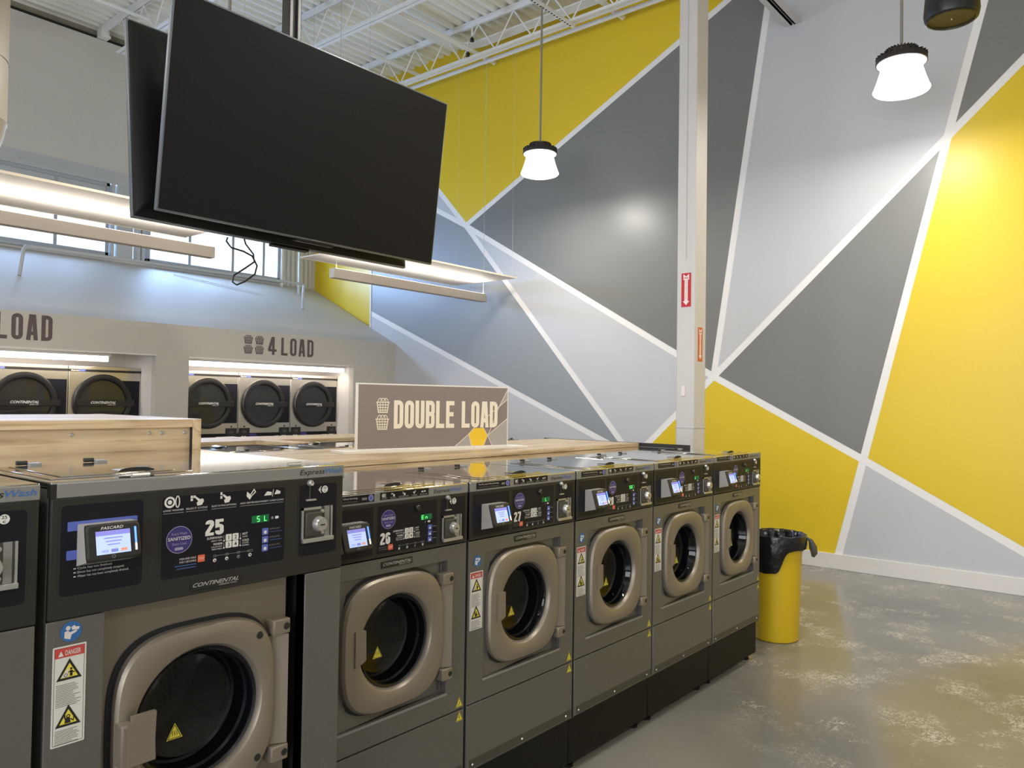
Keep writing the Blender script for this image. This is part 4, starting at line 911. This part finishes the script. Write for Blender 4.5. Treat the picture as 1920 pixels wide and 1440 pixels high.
def small_washer(loc, num, disp, label, rz=0, group='double-load washers in the front row', front=True):
    t = thing('washing_machine', label, 'washing machine', loc, rz, group); W = .668; D = .775; X0 = .008
    b = MB(); zb = .241
    x0, x1 = X0, X0+W; cx, cz, rg = .335, .805, .150; rx0, rx1, rz0, rz1 = .098, .580, .565, 1.032; yr = .022
    b.box(x0, x1, .0, .003, .487, .566, M_BODY) if False else None
    # outer shell (no front)
    b.add([(x0,0,zb),(x1,0,zb),(x1,D,zb),(x0,D,zb),(x0,0,1.29),(x1,0,1.29),(x1,D,1.29),(x0,D,1.29)], [(3,2,1,0),(1,2,6,5),(2,3,7,6),(3,0,4,7)], M_BODY)
    # front: margins round the recess, recess step, recess floor with round opening
    for (a, c, d, e) in ((x0+.004, rx0, .488, 1.082), (rx1, x1-.004, .488, 1.082), (rx0, rx1, .488, rz0), (rx0, rx1, rz1, 1.082)): b.rect(a, c, d, e, 0, M_BODY)
    b.add([(rx0,0,rz0),(rx1,0,rz0),(rx1,0,rz1),(rx0,0,rz1),(rx0,yr*.2,rz0),(rx1,yr,rz0),(rx1,yr,rz1),(rx0,yr*.2,rz1)], [(0,1,5,4),(1,2,6,5),(2,3,7,6),(3,0,4,7)], M_BODY)
    pr_ = recto(rx0, rx1, rz0, rz1, cx, cz, yr); pr_ = [(p[0], yr*(.2+.8*min(1, (p[0]-rx0)/.25)), p[2]) for p in pr_]
    b.loft([pr_, [(cx+(rg+.03)*math.cos(2*PI*k/NSEG), yr, cz+(rg+.03)*math.sin(2*PI*k/NSEG)) for k in range(NSEG)], [(cx+(rg+.03)*math.cos(2*PI*k/NSEG), yr+.06, cz+(rg+.03)*math.sin(2*PI*k/NSEG)) for k in range(NSEG)]], M_BODY)
    b.box(rx0-.004, rx1+.004, -.004, .001, rz0-.010, rz0-.001, M_STRIP, .002)
    b.rect(rx1-.018, rx1-.012, rz0+.01, rz1, yr-.006, M_BODY)
    b.add([(x0,0,1.082),(x1,0,1.082),(x1,.004,1.082),(x0,.004,1.082)], [(0,1,2,3)], M_INK)
    b.box(x0, x0+.004, 0, .01, zb, 1.082, M_BODY); b.box(x1-.004, x1, 0, .01, zb, 1.082, M_BODY)
    b.build('cabinet', t, ('sw', 'cab'))
    b = MB(); b.box(x0+.002, x1-.002, -.002, .012, zb+.004, .483, M_BODY, .003); b.build('lower_panel', t, ('sw', 'low'))
    b = MB(); b.box(x0+.02, x1-.008, -.0035, -.001, .252, .284, M_KICK)
    for x in (.045, .335, .63): b.lathe([(0, -.003), (.004, -.002), (.005, 0)], M_CHROME, 8, (x, -.0035, .264), 'Y')
    b.build('kick_strip', t, ('sw', 'kick'))
    b = MB(); b.box(x0-.004, x1+.004, .02, D-.02, .035, .236, M_PLINTH, .004); b.build('plinth', t, ('sw', 'pl'))
    for i, (x, y_) in enumerate(((.06, .06), (.61, .06), (.06, D-.08), (.61, D-.08))):
        b = MB(); b.lathe([(.022, 0), (.022, .012), (.008, .016), (.008, .04)], M_PLINTH, 12, (x, y_, 0), cap0=True); b.build('foot', t, ('sw', 'ft', i))
    b = MB(); b.box(x0, x1, -.004, D+.02, 1.285, 1.30, M_TOP, .003); b.build('top_panel', t, ('sw', 'top'))
    b = MB(); b.box(x0, x1, -.005, .01, 1.264, 1.297, M_STRIP, .002); b.build('front_strip', t, ('sw', 'strip')) 
    lid_asm(t, .10, .54, .03, .45, 1.300, ('sw', 'lid'))
    # console
    b = MB(); b.box(x0, x1, -.004, .3, 1.086, 1.264, M_BLKM, .003)
    for (a, c) in ((.021, .235), (.247, .522), (.533, .664)):
        pt = rr(a, c, 1.095, 1.257, .008); b.stroke(pt, .003, -.0046, M_BLKM, True); b.poly(rr(a+.004, c-.004, 1.099, 1.253, .006), -.0045, M_BLKP)
    if front:
        y = -.0052
        b.rect(.040, .234, 1.271, 1.2955, -.0054, M_BLKP); b.text('To Prevent Overdosing,', .052, 1.2855, .0055, .115, -.0058, M_PRINT); b.text('Use Half The Dose Of Detergent', .052, 1.2755, .0045, .115, -.0058, M_PRINTD); b.disc(.220, 1.2835, .0105, -.0058, M_PURPR, 18); b.disc(.220, 1.2835, .008, -.0060, M_BLUEKEY, 18); b.rrect(.183, .204, 1.279, 1.287, .002, -.0058, M_PRINTD)
        b.rect(.258, .476, 1.2725, 1.2965, -.0054, M_BLKP); icons(b, .262, .472, 1.2865, .012, -.0058)
        b.text('Express', .500, 1.2755, .0130, .080, -.0056, M_INK, shear=.25, bold=.008); b.text('Wash', .581, 1.2755, .0130, .060, -.0056, M_EWBLUE, shear=.25, bold=.012)
        sanit(b, .296, 1.207, .031, y)
        poster(b, str(num), .262, 1.127, .038, .043, y, M_PRINT, sw=.19, gap=.06)
        b.rrect(.296, .317, 1.107, 1.125, .002, y, M_STOP); b.text('STOP', .3065, 1.113, .006, .016, y-.0004, M_PRINT, align='C')
        b.text('PUSH AND HOLD', .256, 1.117, .004, .036, y, M_PRINTD); b.text('FOR 3 SECONDS', .256, 1.110, .004, .036, y, M_PRINTD)
        keys(b, .369, 1.170, .0175, y, False)
        b.rect(.440, .494, 1.188, 1.207, y, M_LED)
        for i, c in enumerate(disp): seg7(b, c, .446+i*.0165, 1.1915, .0085, .0125, y-.0005, M_LEDON)
        b.disc(.462, 1.181, .003, y, M_PRINTD, 8); b.rrect(.474, .486, 1.178, 1.184, .002, y, M_PRINT)
        for i in range(3): b.rrect(.476, .495, 1.152-i*.0205, 1.169-i*.0205, .002, y, M_BLUEKEY); b.disc(.4855, 1.158-i*.0205, .004, y-.0004, M_PRINT, 8); b.stroke([(.499, 1.162-i*.0205), (.515, 1.162-i*.0205)], .002, y, M_PRINTD)
        progress(b, .345, .452, 1.115, .009, y)
        dollar_mark(b, .595, 1.240, .022, y)
    b.build('control_panel', t)
    if front:
        b = MB(); b.lathe([(0, -.008), (.008, -.009), (.0105, -.006), (.0115, 0)], M_BLK, 18, (.426, -.005, 1.232), 'Y'); b.build('push_button', t, ('sw', 'btn'))
        coin_slide(t, .544, 1.103, .096, -.0048)
        reader_build(t, .072, .108, 1.214, 1.134, .034, .058, -.0048, False)
        badge(t, .272, .407, 1.049, 1.071, -.001)
        sticker_blue(t, .057, 1.006, .021, -.0012); danger(t, .018, .089, .755, .968, -.0012)
        hazard(t, .650, .496, .038, -.0012, 0); hazard(t, .650, .446, .038, -.0032, 1)
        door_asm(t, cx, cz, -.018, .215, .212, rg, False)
        drum(t, cx, cz, .02, rg, False)
        b = MB(); b.box(x0+.01, x1-.01, .02+.44, .03+.44, .3, 1.08, M_INK); b.build('inner_back', t, ('sw', 'ib'))
    return t

def big_washer(loc, num, disp, label):
    t = thing('washing_machine', label, 'washing machine', loc, 0, 'triple-load washers at the left'); W = .760; D = .80
    b = MB(); x0, x1 = 0., W; zb = .20; cx, cz, rg = .352, .832, .157; rx0, rx1, rz0, rz1 = .118, .602, .45, 1.122; yr = .03
    b.add([(x0,0,zb),(x1,0,zb),(x1,D,zb),(x0,D,zb),(x0,0,1.40),(x1,0,1.40),(x1,D,1.40),(x0,D,1.40)], [(3,2,1,0),(1,2,6,5),(2,3,7,6),(3,0,4,7)], M_BODY)
    b.rect(x0+.004, rx0, zb, 1.122, 0, M_BODY)
    b.box(.640, x1-.001, -.003, .04, zb, 1.122, M_BODY, .003); b.box(x0, x0+.02, -.001, .02, zb, 1.122, M_BODY, .003)
    b.rect(rx0, .640, zb, rz0, 0, M_BODY)
    b.add([(rx0,0,rz0),(rx0,yr,rz0),(rx0,yr,rz1),(rx0,0,rz1)], [(0,1,2,3)], M_BODY)
    b.add([(.640,0,rz0),(.640,.08,rz0),(.640,.08,rz1),(.640,0,rz1)], [(3,2,1,0)], M_INK); b.add([(rx1,yr,rz0),(.640,.08,rz0),(.640,.08,rz1),(rx1,yr,rz1)], [(0,1,2,3)], M_INK)
    b.add([(rx0,0,rz0),(rx1,0,rz0),(rx1,yr,rz0),(rx0,yr,rz0)], [(0,1,2,3)], M_BODY)
    b.build('cabinet', t, ('bw', 'cab'))
    b = MB(); CC = lambda r, yy: [(cx+r*math.cos(2*PI*k/NSEG), yy, cz+r*math.sin(2*PI*k/NSEG)) for k in range(NSEG)]
    b.loft([recto(rx0, rx1, rz0, rz1, cx, cz, yr), CC(rg+.03, yr), CC(rg+.03, yr+.06)], M_BRONZE); b.build('front_panel', t, ('bw', 'fp'))
    b = MB(); b.box(x0, x1, .02, D-.02, .0, .196, M_PLINTH, .004); b.build('plinth', t, ('bw', 'pl'))
    b = MB(); b.box(x0+.001, x1, -.006, .808, 1.400, 1.415, M_TOP, .003); b.build('top_panel', t, ('bw', 'top'))
    b = MB(); b.box(x0+.012, x1, -.008, .01, 1.381, 1.412, M_STRIP, .002); b.box(x0, x0+.012, -.0075, .01, 1.381, 1.411, M_BLK)
    b.text('Express', .612, 1.3915, .0145, .082, -.0086, M_INK, shear=.25, bold=.008); b.text('Wash', .695, 1.3915, .0145, .058, -.0086, M_EWBLUE, shear=.25, bold=.012)
    b.build('front_strip', t, ('bw', 'strip'))
    lid_asm(t, .02, .34, .05, .42, 1.415, ('bw', 'lid'))
    b = MB(); b.tube([(.175, .012, 1.418), (.215, .012, 1.418)], .006, M_CHROME, 8); b.tube([(.60, .03, 1.418), (.64, .03, 1.418)], .006, M_CHROME, 8); b.build('latch', t, ('bw', 'latch'))
    b = MB(); b.box(x0+.002, x1, -.006, .3, 1.124, 1.382, M_BLKM, .004)
    for (a, c) in ((.020, .197), (.236, .571), (.611, .739)):
        b.stroke(rr(a, c, 1.170, 1.366, .012), .004, -.0068, M_BLKM, True); b.poly(rr(a+.002, c-.002, 1.172, 1.364, .010), -.0066, M_BLKP)
    y = -.0074
    icons(b, .245, .562, 1.351, .0265, y)
    sanit(b, .281, 1.261, .032, y)
    poster(b, str(num), .346, 1.261, .038, .048, y, M_PRINT, sw=.19, gap=.06)
    keys(b, .400, 1.259, .0165, y, True)
    b.rect(.471, .521, 1.278, 1.297, y, M_LED)
    for i, c in enumerate(disp): seg7(b, c, .476+i*.0105, 1.2815, .0065, .0125, y-.0005, M_LEDON)
    b.disc(.531, 1.2865, .004, y, M_PRINTD, 10); b.rrect(.539, .550, 1.283, 1.290, .003, y, M_PRINT)
    for i in range(3):
        zz = 1.262-i*.021; b.rrect(.502, .520, zz-.0175, zz, .002, y, M_BLUEKEY); b.disc(.511, zz-.0105, .0045, y-.0004, M_PRINT, 12)
        b.text(('EXTRA WASH', 'EXTRA RINSE', 'EXTRA SPIN')[i], .524, zz-.006, .0045, .030, y, M_PRINTD)
        b.stroke([(.524, zz-.0115), (.560, zz-.0115)], .0015, y, M_PRINTB)
    b.rrect(.328, .346, 1.201, 1.218, .002, y, M_STOP); b.text('STOP', .337, 1.2065, .006, .014, y-.0004, M_PRINT, align='C')
    b.text('PUSH AND HOLD', .283, 1.212, .0048, .041, y, M_PRINT); b.text('FOR 3 SECONDS', .283, 1.2045, .0048, .041, y, M_PRINT); b.stroke([(.272, 1.1985), (.324, 1.1985)], .0022, y, M_PRINTB); b.stroke([(.276, 1.192), (.324, 1.192)], .0022, y, M_PRINTB)
    progress(b, .372, .468, 1.210, .010, y)
    dollar_mark(b, .688, 1.348, .020, y)
    b.rrect(.035, .182, 1.309, 1.329, .002, y, M_BLUEKEY); b.rrect(.034, .090, 1.248, 1.268, .002, y, M_BLUEKEY)
    for i, s_ in enumerate(('Cycle has not finished.', 'Drum has not completely stopped.', 'Water has not been completely drained.')):
        zz = 1.2265-i*.0085; b.text(s_, .057, zz, .0050, (.072, .098, .108)[i], y, M_PRINT); b.rect(.049, .054, zz+.001, zz+.003, y, M_PRINT)
    b.build('control_panel', t)
    coin_slide(t, .621, 1.210, .100, -.0068)
    reader_build(t, .055, .112, 1.3225, 1.247, .034, .050, -.0068, True)
    badge(t, .311, .442, 1.134, 1.157, -.006)
    sticker_blue(t, .050, 1.095, .0215, -.0012); danger(t, .015, .082, .857, 1.067, -.0012)
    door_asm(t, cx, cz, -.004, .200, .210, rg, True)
    drum(t, cx, cz, .03, rg, True)
    b = MB(); b.box(.01, W-.01, .50, .51, .3, 1.1, M_INK); b.build('inner_back', t, ('bw', 'ib'))
    return t

PW = .68
names = {0: (26, 'En', 'double-load washer numbered 26, right beside the larger washer 25'), 1: (27, ' L', 'double-load washer numbered 27, second in the row of five'),
         2: (28, 'SE', 'double-load washer numbered 28, in the middle of the row of five'), 3: (29, 'L ', 'second-farthest double-load washer in the front row'),
         4: (30, 'L ', 'farthest double-load washer, its side next to the yellow trash can')}
for i in range(5):
    n_, d_, l_ = names[i]; small_washer((PW*i, 0, 0), n_, d_, l_)
big_washer((-.775, -.157, 0), 25, ' S L', 'larger triple-load washer numbered 25 in the left foreground')
big_washer((-.775*2-.004, -.157, 0), 24, ' S L', 'triple-load washer cut off by the left edge, only its right side showing')
for i in range(5):
    small_washer((PW*(i+1), 2.345, 0), 31+i, 'L ', ['steel-topped washer behind the counter, its back turned, left of the double load sign', 'second steel-topped washer behind the counter, back turned', 'washer top hidden behind the double load sign, back turned',
        'fourth washer behind the counter, back turned', 'washer at the far end behind the counter, hinge showing right of the sign'][i], PI, 'rear row of washers facing away', front=False)

# ================================================================== COUNTERS AND SIGN
t = thing('folding_counter', 'long oak laminate counter between the two rows of washers', 'counter', (0, 0, 0))
b = MB(); b.box(.005, 3.26, .80, 1.55, 1.301, 1.325, M_WOOD, .001); b.build('worktop', t)
b = MB(); b.box(3.26, 3.272, .42, 1.62, 1.301, 1.327, M_INK, .001); b.build('end_trim', t)
b = MB(); b.box(.02, 3.38, .83, 1.52, 0, 1.299, M_WALLW); b.build('partition', t)
t = thing('wooden_riser', 'oak laminate riser box on top of the larger washers at the left', 'counter box')
b = MB(); b.box(-3.2, -.03, .655, 1.47, 1.492, 1.520, M_WOOD, .001); b.build('top_board', t)
b = MB(); b.box(-3.2, -.034, .668, .69, 1.399, 1.492, M_WOOD); b.build('front_panel', t)
b = MB(); b.box(-.0335, -.0305, .657, .70, 1.399, 1.519, M_INK); b.build('joint', t)
b = MB(); b.box(-.030, 0, .653, 1.475, 1.30, 1.521, M_WOODY, .001); b.build('end_panel', t)
b = MB(); b.box(-3.2, -.034, 1.44, 1.46, 1.0, 1.492, M_WOOD); b.build('back_panel', t)
for x in (-.42, -.175, -.133, -.052):
    b = MB(); b.lathe([(0, -.004), (.005, -.0035), (.007, 0)], M_CHROME, 14, (x, .668, 1.474), 'Y'); b.build('screw', t)
b = MB(); b.box(-3.2, -.036, .72, 1.435, 0, 1.395, M_WALLW); tag(b.build('service_partition'), 'pale service partition under the oak riser box', 'partition')
t = thing('island_counter', 'oak laminate counter of the middle island in front of the dryers', 'counter')
b = MB(); b.box(-1.5, 5.2, 3.70, 4.30, 1.215, 1.25, M_WOOD, .002); b.build('worktop', t)
b = MB(); b.box(2.14, 2.31, 3.18, 4.34, 1.217, 1.252, M_WOODY, .002); b.build('side_leaf', t)
b = MB(); b.box(-1.5, 5.15, 3.80, 4.20, 0, 1.215, M_LG); b.build('partition', t)

# DOUBLE LOAD sign
A = Vector((1.105, 1.165, 1.335)); B = Vector((2.075, .985, 1.335)); d = (B-A); L = d.length; a_ = math.atan2(d.y, d.x)
t = thing('tabletop_sign', 'taupe DOUBLE LOAD sign standing on the oak counter', 'sign', A, a_)
b = MB(); b.box(-.09, L+.12, -.05, .10, -.010, .004, M_SIGNW, .002); b.build('base', t)
H = .346; z0 = .004
b = MB(); b.box(0, L, -.003, .015, z0, H, M_SIGNW)
y = -.0036; e = .007; b.rect(e, L-e, z0+e, H-e, y, M_SIGN)
def P2(u, v): return (e+(L-2*e)*(u-160)/(1695-160), 0)
# corner motif (u: 0..1 across, v: 0..1 up)
def q(u, v): return (e+(L-2*e)*u, z0+e+(H-z0-2*e)*v)
# measured positions on the sign face
p_bl = q(.62, 0); p_y1 = q(.715, .20); p_y2 = q(.735, 0); p_y3 = q(.825, 0); p_y4 = q(.852, .17); p_y5 = q(.822, .30); p_y6 = q(.75, .30); p_r1 = q(1, .46); p_g = q(.885, 0); p_tr = q(1, .97); p_tr2 = q(1, .80); p_k = q(.93, .64)
b.poly([p_bl, p_y2, p_y1], y-.0004, M_SIGNG)
b.poly([p_y2, p_y3, p_y4, p_y5, p_y6, p_y1], y-.0004, M_SIGNY)
b.poly([p_g, q(1, 0), p_r1, p_y4], y-.0004, M_SIGNG)
b.poly([p_tr, p_k, p_tr2][::-1], y-.0004, M_SIGNG)
for s_ in ([p_bl, p_y1, p_y6], [p_y2, p_y1], [p_y3, p_y4], [p_y4, p_y5], [p_g, p_y4], [p_y4, p_r1], [p_y4, q(.885, .33), p_k, p_tr], [q(.80, .40), q(.90, .60), p_tr2]): b.stroke(s_, .0035, y-.0008, M_CREAM)
yl = y-.0014
poster(b, 'DOUBLE LOAD', e+(L-2*e)*.213, .112, .148, (L-2*e)*.712, yl, M_CREAM, sw=.16, W=.40, gap=.06)
basket(b, e+(L-2*e)*.145, .195, .080, .075, yl, M_CREAM); basket(b, e+(L-2*e)*.143, .108, .080, .075, yl, M_CREAM)
b.build('panel', t)

# wall lettering on the bulkhead
t = thing('wall_lettering', 'dark 4 LOAD lettering with four basket icons above the right dryer niche', 'lettering', (3.985, YB-.002, 2.16))
def letters(t, txt, x, z, h, w, sw, W, gap):
    tot = sum((.22 if c == ' ' else W)+gap for c in txt)-gap; kx = w/tot; cx = x
    for c in txt:
        if c != ' ': b = MB(); poster(b, c, cx, z, h, W*kx, 0, M_LETT, sw=sw, W=W, gap=gap); b.build('letter', t)
        cx += ((.22 if c == ' ' else W)+gap)*kx
letters(t, '4', .350, 0, .235, .125, .13, .42, .1); letters(t, 'LOAD', .550, 0, .235, .51, .14, .38, .13)
for i in range(2):
    for j in range(2): b = MB(); basket(b, .065+.16*i, .125*j, .135, .105, 0, M_LETT); b.build('basket_icon', t)
t = thing('wall_lettering', 'dark LOAD lettering cut off by the left edge above the left dryer niche', 'lettering', (.55, YB-.002, 2.155))
letters(t, 'LOAD', .70, 0, .265, .518, .145, .38, .12)

# ================================================================== DRYERS
def dryer(x, num, label):
    t = thing('tumble_dryer', label, 'dryer', (x, 7.33, 0), 0, 'stacked dryers in the bulkhead niches'); W = .79
    b = MB(); b.box(0, W, .0, .40, .05, 1.925, M_SSD, .004); b.build('cabinet', t, ('dr', 'c'))
    b = MB(); b.box(0, W, -.006, 0, 1.862, 1.888, M_BLK); b.text('Express', .02, 1.867, .017, .085, -.0068, M_PRINT, shear=.25, bold=.02); b.rect(.104, .172, 1.864, 1.886, -.0065, M_BLUEKEY); b.text('Dry', .112, 1.868, .015, .045, -.0072, M_PRINTD, shear=.25); b.build('trim_strip', t, ('dr', 's'))
    for (cz, k_) in ((1.515, 0), (.63, 1)):
        cx = .362
        b = MB(); b.rect(cx, W-.012, cz-.255, cz+.255, -.003, M_BLKP); b.build('side_panel', t, ('dr', 'sp', k_))
        b = MB(); b.lathe([(.322, 0), (.322, -.03), (.31, -.045), (.285, -.048), (.262, -.040), (.255, -.022), (.252, -.01)], M_BLK, 56, (cx, 0, cz), 'Y'); d = b.build('door', t, ('dr', 'd', k_))
        b = MB(); b.lathe([(.254, -.02), (.15, -.024), (.001, -.026)], M_GLASS, 48, (cx, 0, cz), 'Y'); b.build('glass', d, ('dr', 'g', k_))
        b = MB(); b.lathe([(.252, -.008), (.22, -.006), (.10, -.005), (.001, -.004)], M_DDRUM, 48, (cx, 0, cz), 'Y'); b.stroke([(cx-.02+.14*math.cos(a*.2), cz+.02+.2*math.sin(a*.2)) for a in range(-6, 9)], .006, -.0095, M_KICK); b.build('drum', t, ('dr', 'dr', k_))
        b = MB(); b.box(cx-.30, cx+.335, -.066, -.046, cz-.040, cz+.032, M_BLK, .003); b.text('CONTINENTAL', cx-.15, cz-.012, .028, .27, -.0668, M_PRINT, shear=.45, bold=.02); b.text('GIRBAU INC.', cx+.03, cz-.030, .011, .09, -.0668, M_PRINT, shear=.3); b.build('handle_bar', d, ('dr', 'h', k_))
        b = MB(); b.lathe([(0, -.01), (.008, -.008), (.009, 0)], M_CHROME, 8, (.008, 0, cz+.16), 'Y'); b.build('hinge_pin', t, ('dr', 'hp', k_))
    b = MB(); b.rect(.0, W, .96, 1.128, -.004, M_BLKP); b.poly([(.16, .98), (.30, .98), (.27, 1.12), (.16, 1.12)], -.0045, M_PURP)
    for x0 in (.012, W-.168):
        b.rect(x0, x0+.155, .98, 1.195, -.007, M_BLK); b.disc(x0+.08, 1.145, .035, -.0076, M_KICK, 20, .022)
        for i in range(2):
            for j in range(2): b.rect(x0+.035+i*.038, x0+.063+i*.038, 1.045+j*.026, 1.063+j*.026, -.0078, M_PRINT)
        b.rect(x0+.115, x0+.14, 1.055, 1.068, -.0078, M_PRINTD); b.disc(x0+.05, 1.02, .008, -.0078, M_PRINT, 8)
        b.lathe([(0, -.004), (.011, -.003), (.012, 0)], M_INK, 10, (x0+.08, 0, 1.215), 'Y')
    if num: poster(b, str(num), .545, 1.040, .048, .065, -.0048, M_PRINT, sw=.16)
    b.build('control_panel', t)
xr = 5.735-.79
dryer(xr, 142, 'rightmost dryer in the right niche, numbered 142'); dryer(xr-.797, 140, 'middle dryer in the right niche, numbered 140'); dryer(xr-1.594, None, 'left dryer in the right niche, its edge hidden by the wall pier')
xl = 2.865-.79
dryer(xl, None, 'right dryer in the left niche, next to the wall pier'); dryer(xl-.797, None, 'second dryer from the pier in the left niche'); dryer(xl-1.594, None, 'third dryer from the pier in the left niche, beyond the left edge')
def niche_light(x0, x1, label):
    t = thing('tube_light', label, 'light', (x0, 7.12, 0), 0, 'tube lights above the dryers'); L = x1-x0
    b = MB(); b.box(0, L, -.03, .05, 2.035, 2.058, M_STEELW, .003); b.build('housing', t)
    b = MB(); b.box(.02, L-.02, -.025, .045, 1.975, 2.035, M_TUBE, .01); b.build('lens', t)
    l = bpy.data.lights.new('tube_glow', 'AREA'); l.shape = 'RECTANGLE'; l.size = L-.1; l.size_y = .09; l.energy = 24; l.color = (1, .86, .76)
    o = bpy.data.objects.new('tube_glow', l); COL.objects.link(o); o.parent = t; o.location = (L/2, .01, 1.98); o.rotation_euler = (.5, 0, 0)
niche_light(3.30, 5.70, 'bright tube light under the soffit of the right dryer niche'); niche_light(-.20, 2.42, 'bright tube light under the soffit of the left dryer niche')

# ================================================================== TRASH CAN
t = thing('trash_can', 'tall yellow trash can standing at the end of the washer row', 'trash can', (3.915, .09, 0))
b = MB(); b.lathe([(.140, 0), (.148, .004), (.152, .02), (.166, .50), (.170, .60), (.180, .615), (.186, .70), (.190, .705), (.184, .71), (.160, .5)], M_TRASH, 48, cap0=True); b.build('bin_body', t)
b = MB(); n = 96; vs = []; fs = []; rnd = random.Random(5)
camdir = math.atan2(-1.94-.09, -1.41-3.915)
rows = [(-.30, .128), (-.18, .150), (-.06, .168), (0, .180), (.014, .190), (.010, .200), (-.01, .203), (-.05, .204), (-.10, .203), (-.15, .200)]
for j, (h, r) in enumerate(rows):
    for k in range(n):
        a = 2*PI*k/n; rel = (a-camdir+PI) % (2*PI)-PI      # >0 : right side seen from the front
        s_ = 1/(1+math.exp(-(-rel*1.0+.30)*9)); s_ = 1-s_ if False else s_
        ln = .09+.16*(1/(1+math.exp((rel-.22)*14)))*(1/(1+math.exp((-rel-2.2)*6))+0)
        if j <= 5: hh, rr_ = h, r
        else: f_ = (j-5)/4; hh = .010-ln*f_; rr_ = r - (.014*max(0, f_*ln-.08)/.1)
        wob = .0012*math.sin(k*.8+j*.8)+.0007*rnd.uniform(-1, 1)
        if j <= 2: wob *= 7
        vs.append(((rr_+wob)*math.cos(a), (rr_+wob)*math.sin(a), .705+hh+.002*math.sin(k*.9)))
for j in range(len(rows)-1):
    for k in range(n): k2 = (k+1) % n; fs.append((j*n+k, (j+1)*n+k, (j+1)*n+k2, j*n+k2))
fs.append(tuple(range(n)))
b.add(vs, fs, M_BAG); o = b.build('bin_liner', t); 
a = camdir+1.45; b = MB(); c_, s_ = math.cos(a), math.sin(a)
b.tube([(c_*.200, s_*.200, .70), (c_*.222, s_*.222, .685), (c_*.238, s_*.238, .64), (c_*.246, s_*.246, .60), (c_*.238, s_*.238, .575)], [.006, .014, .026, .022, .010], M_BAGK, 8); b.build('liner_knot', t)
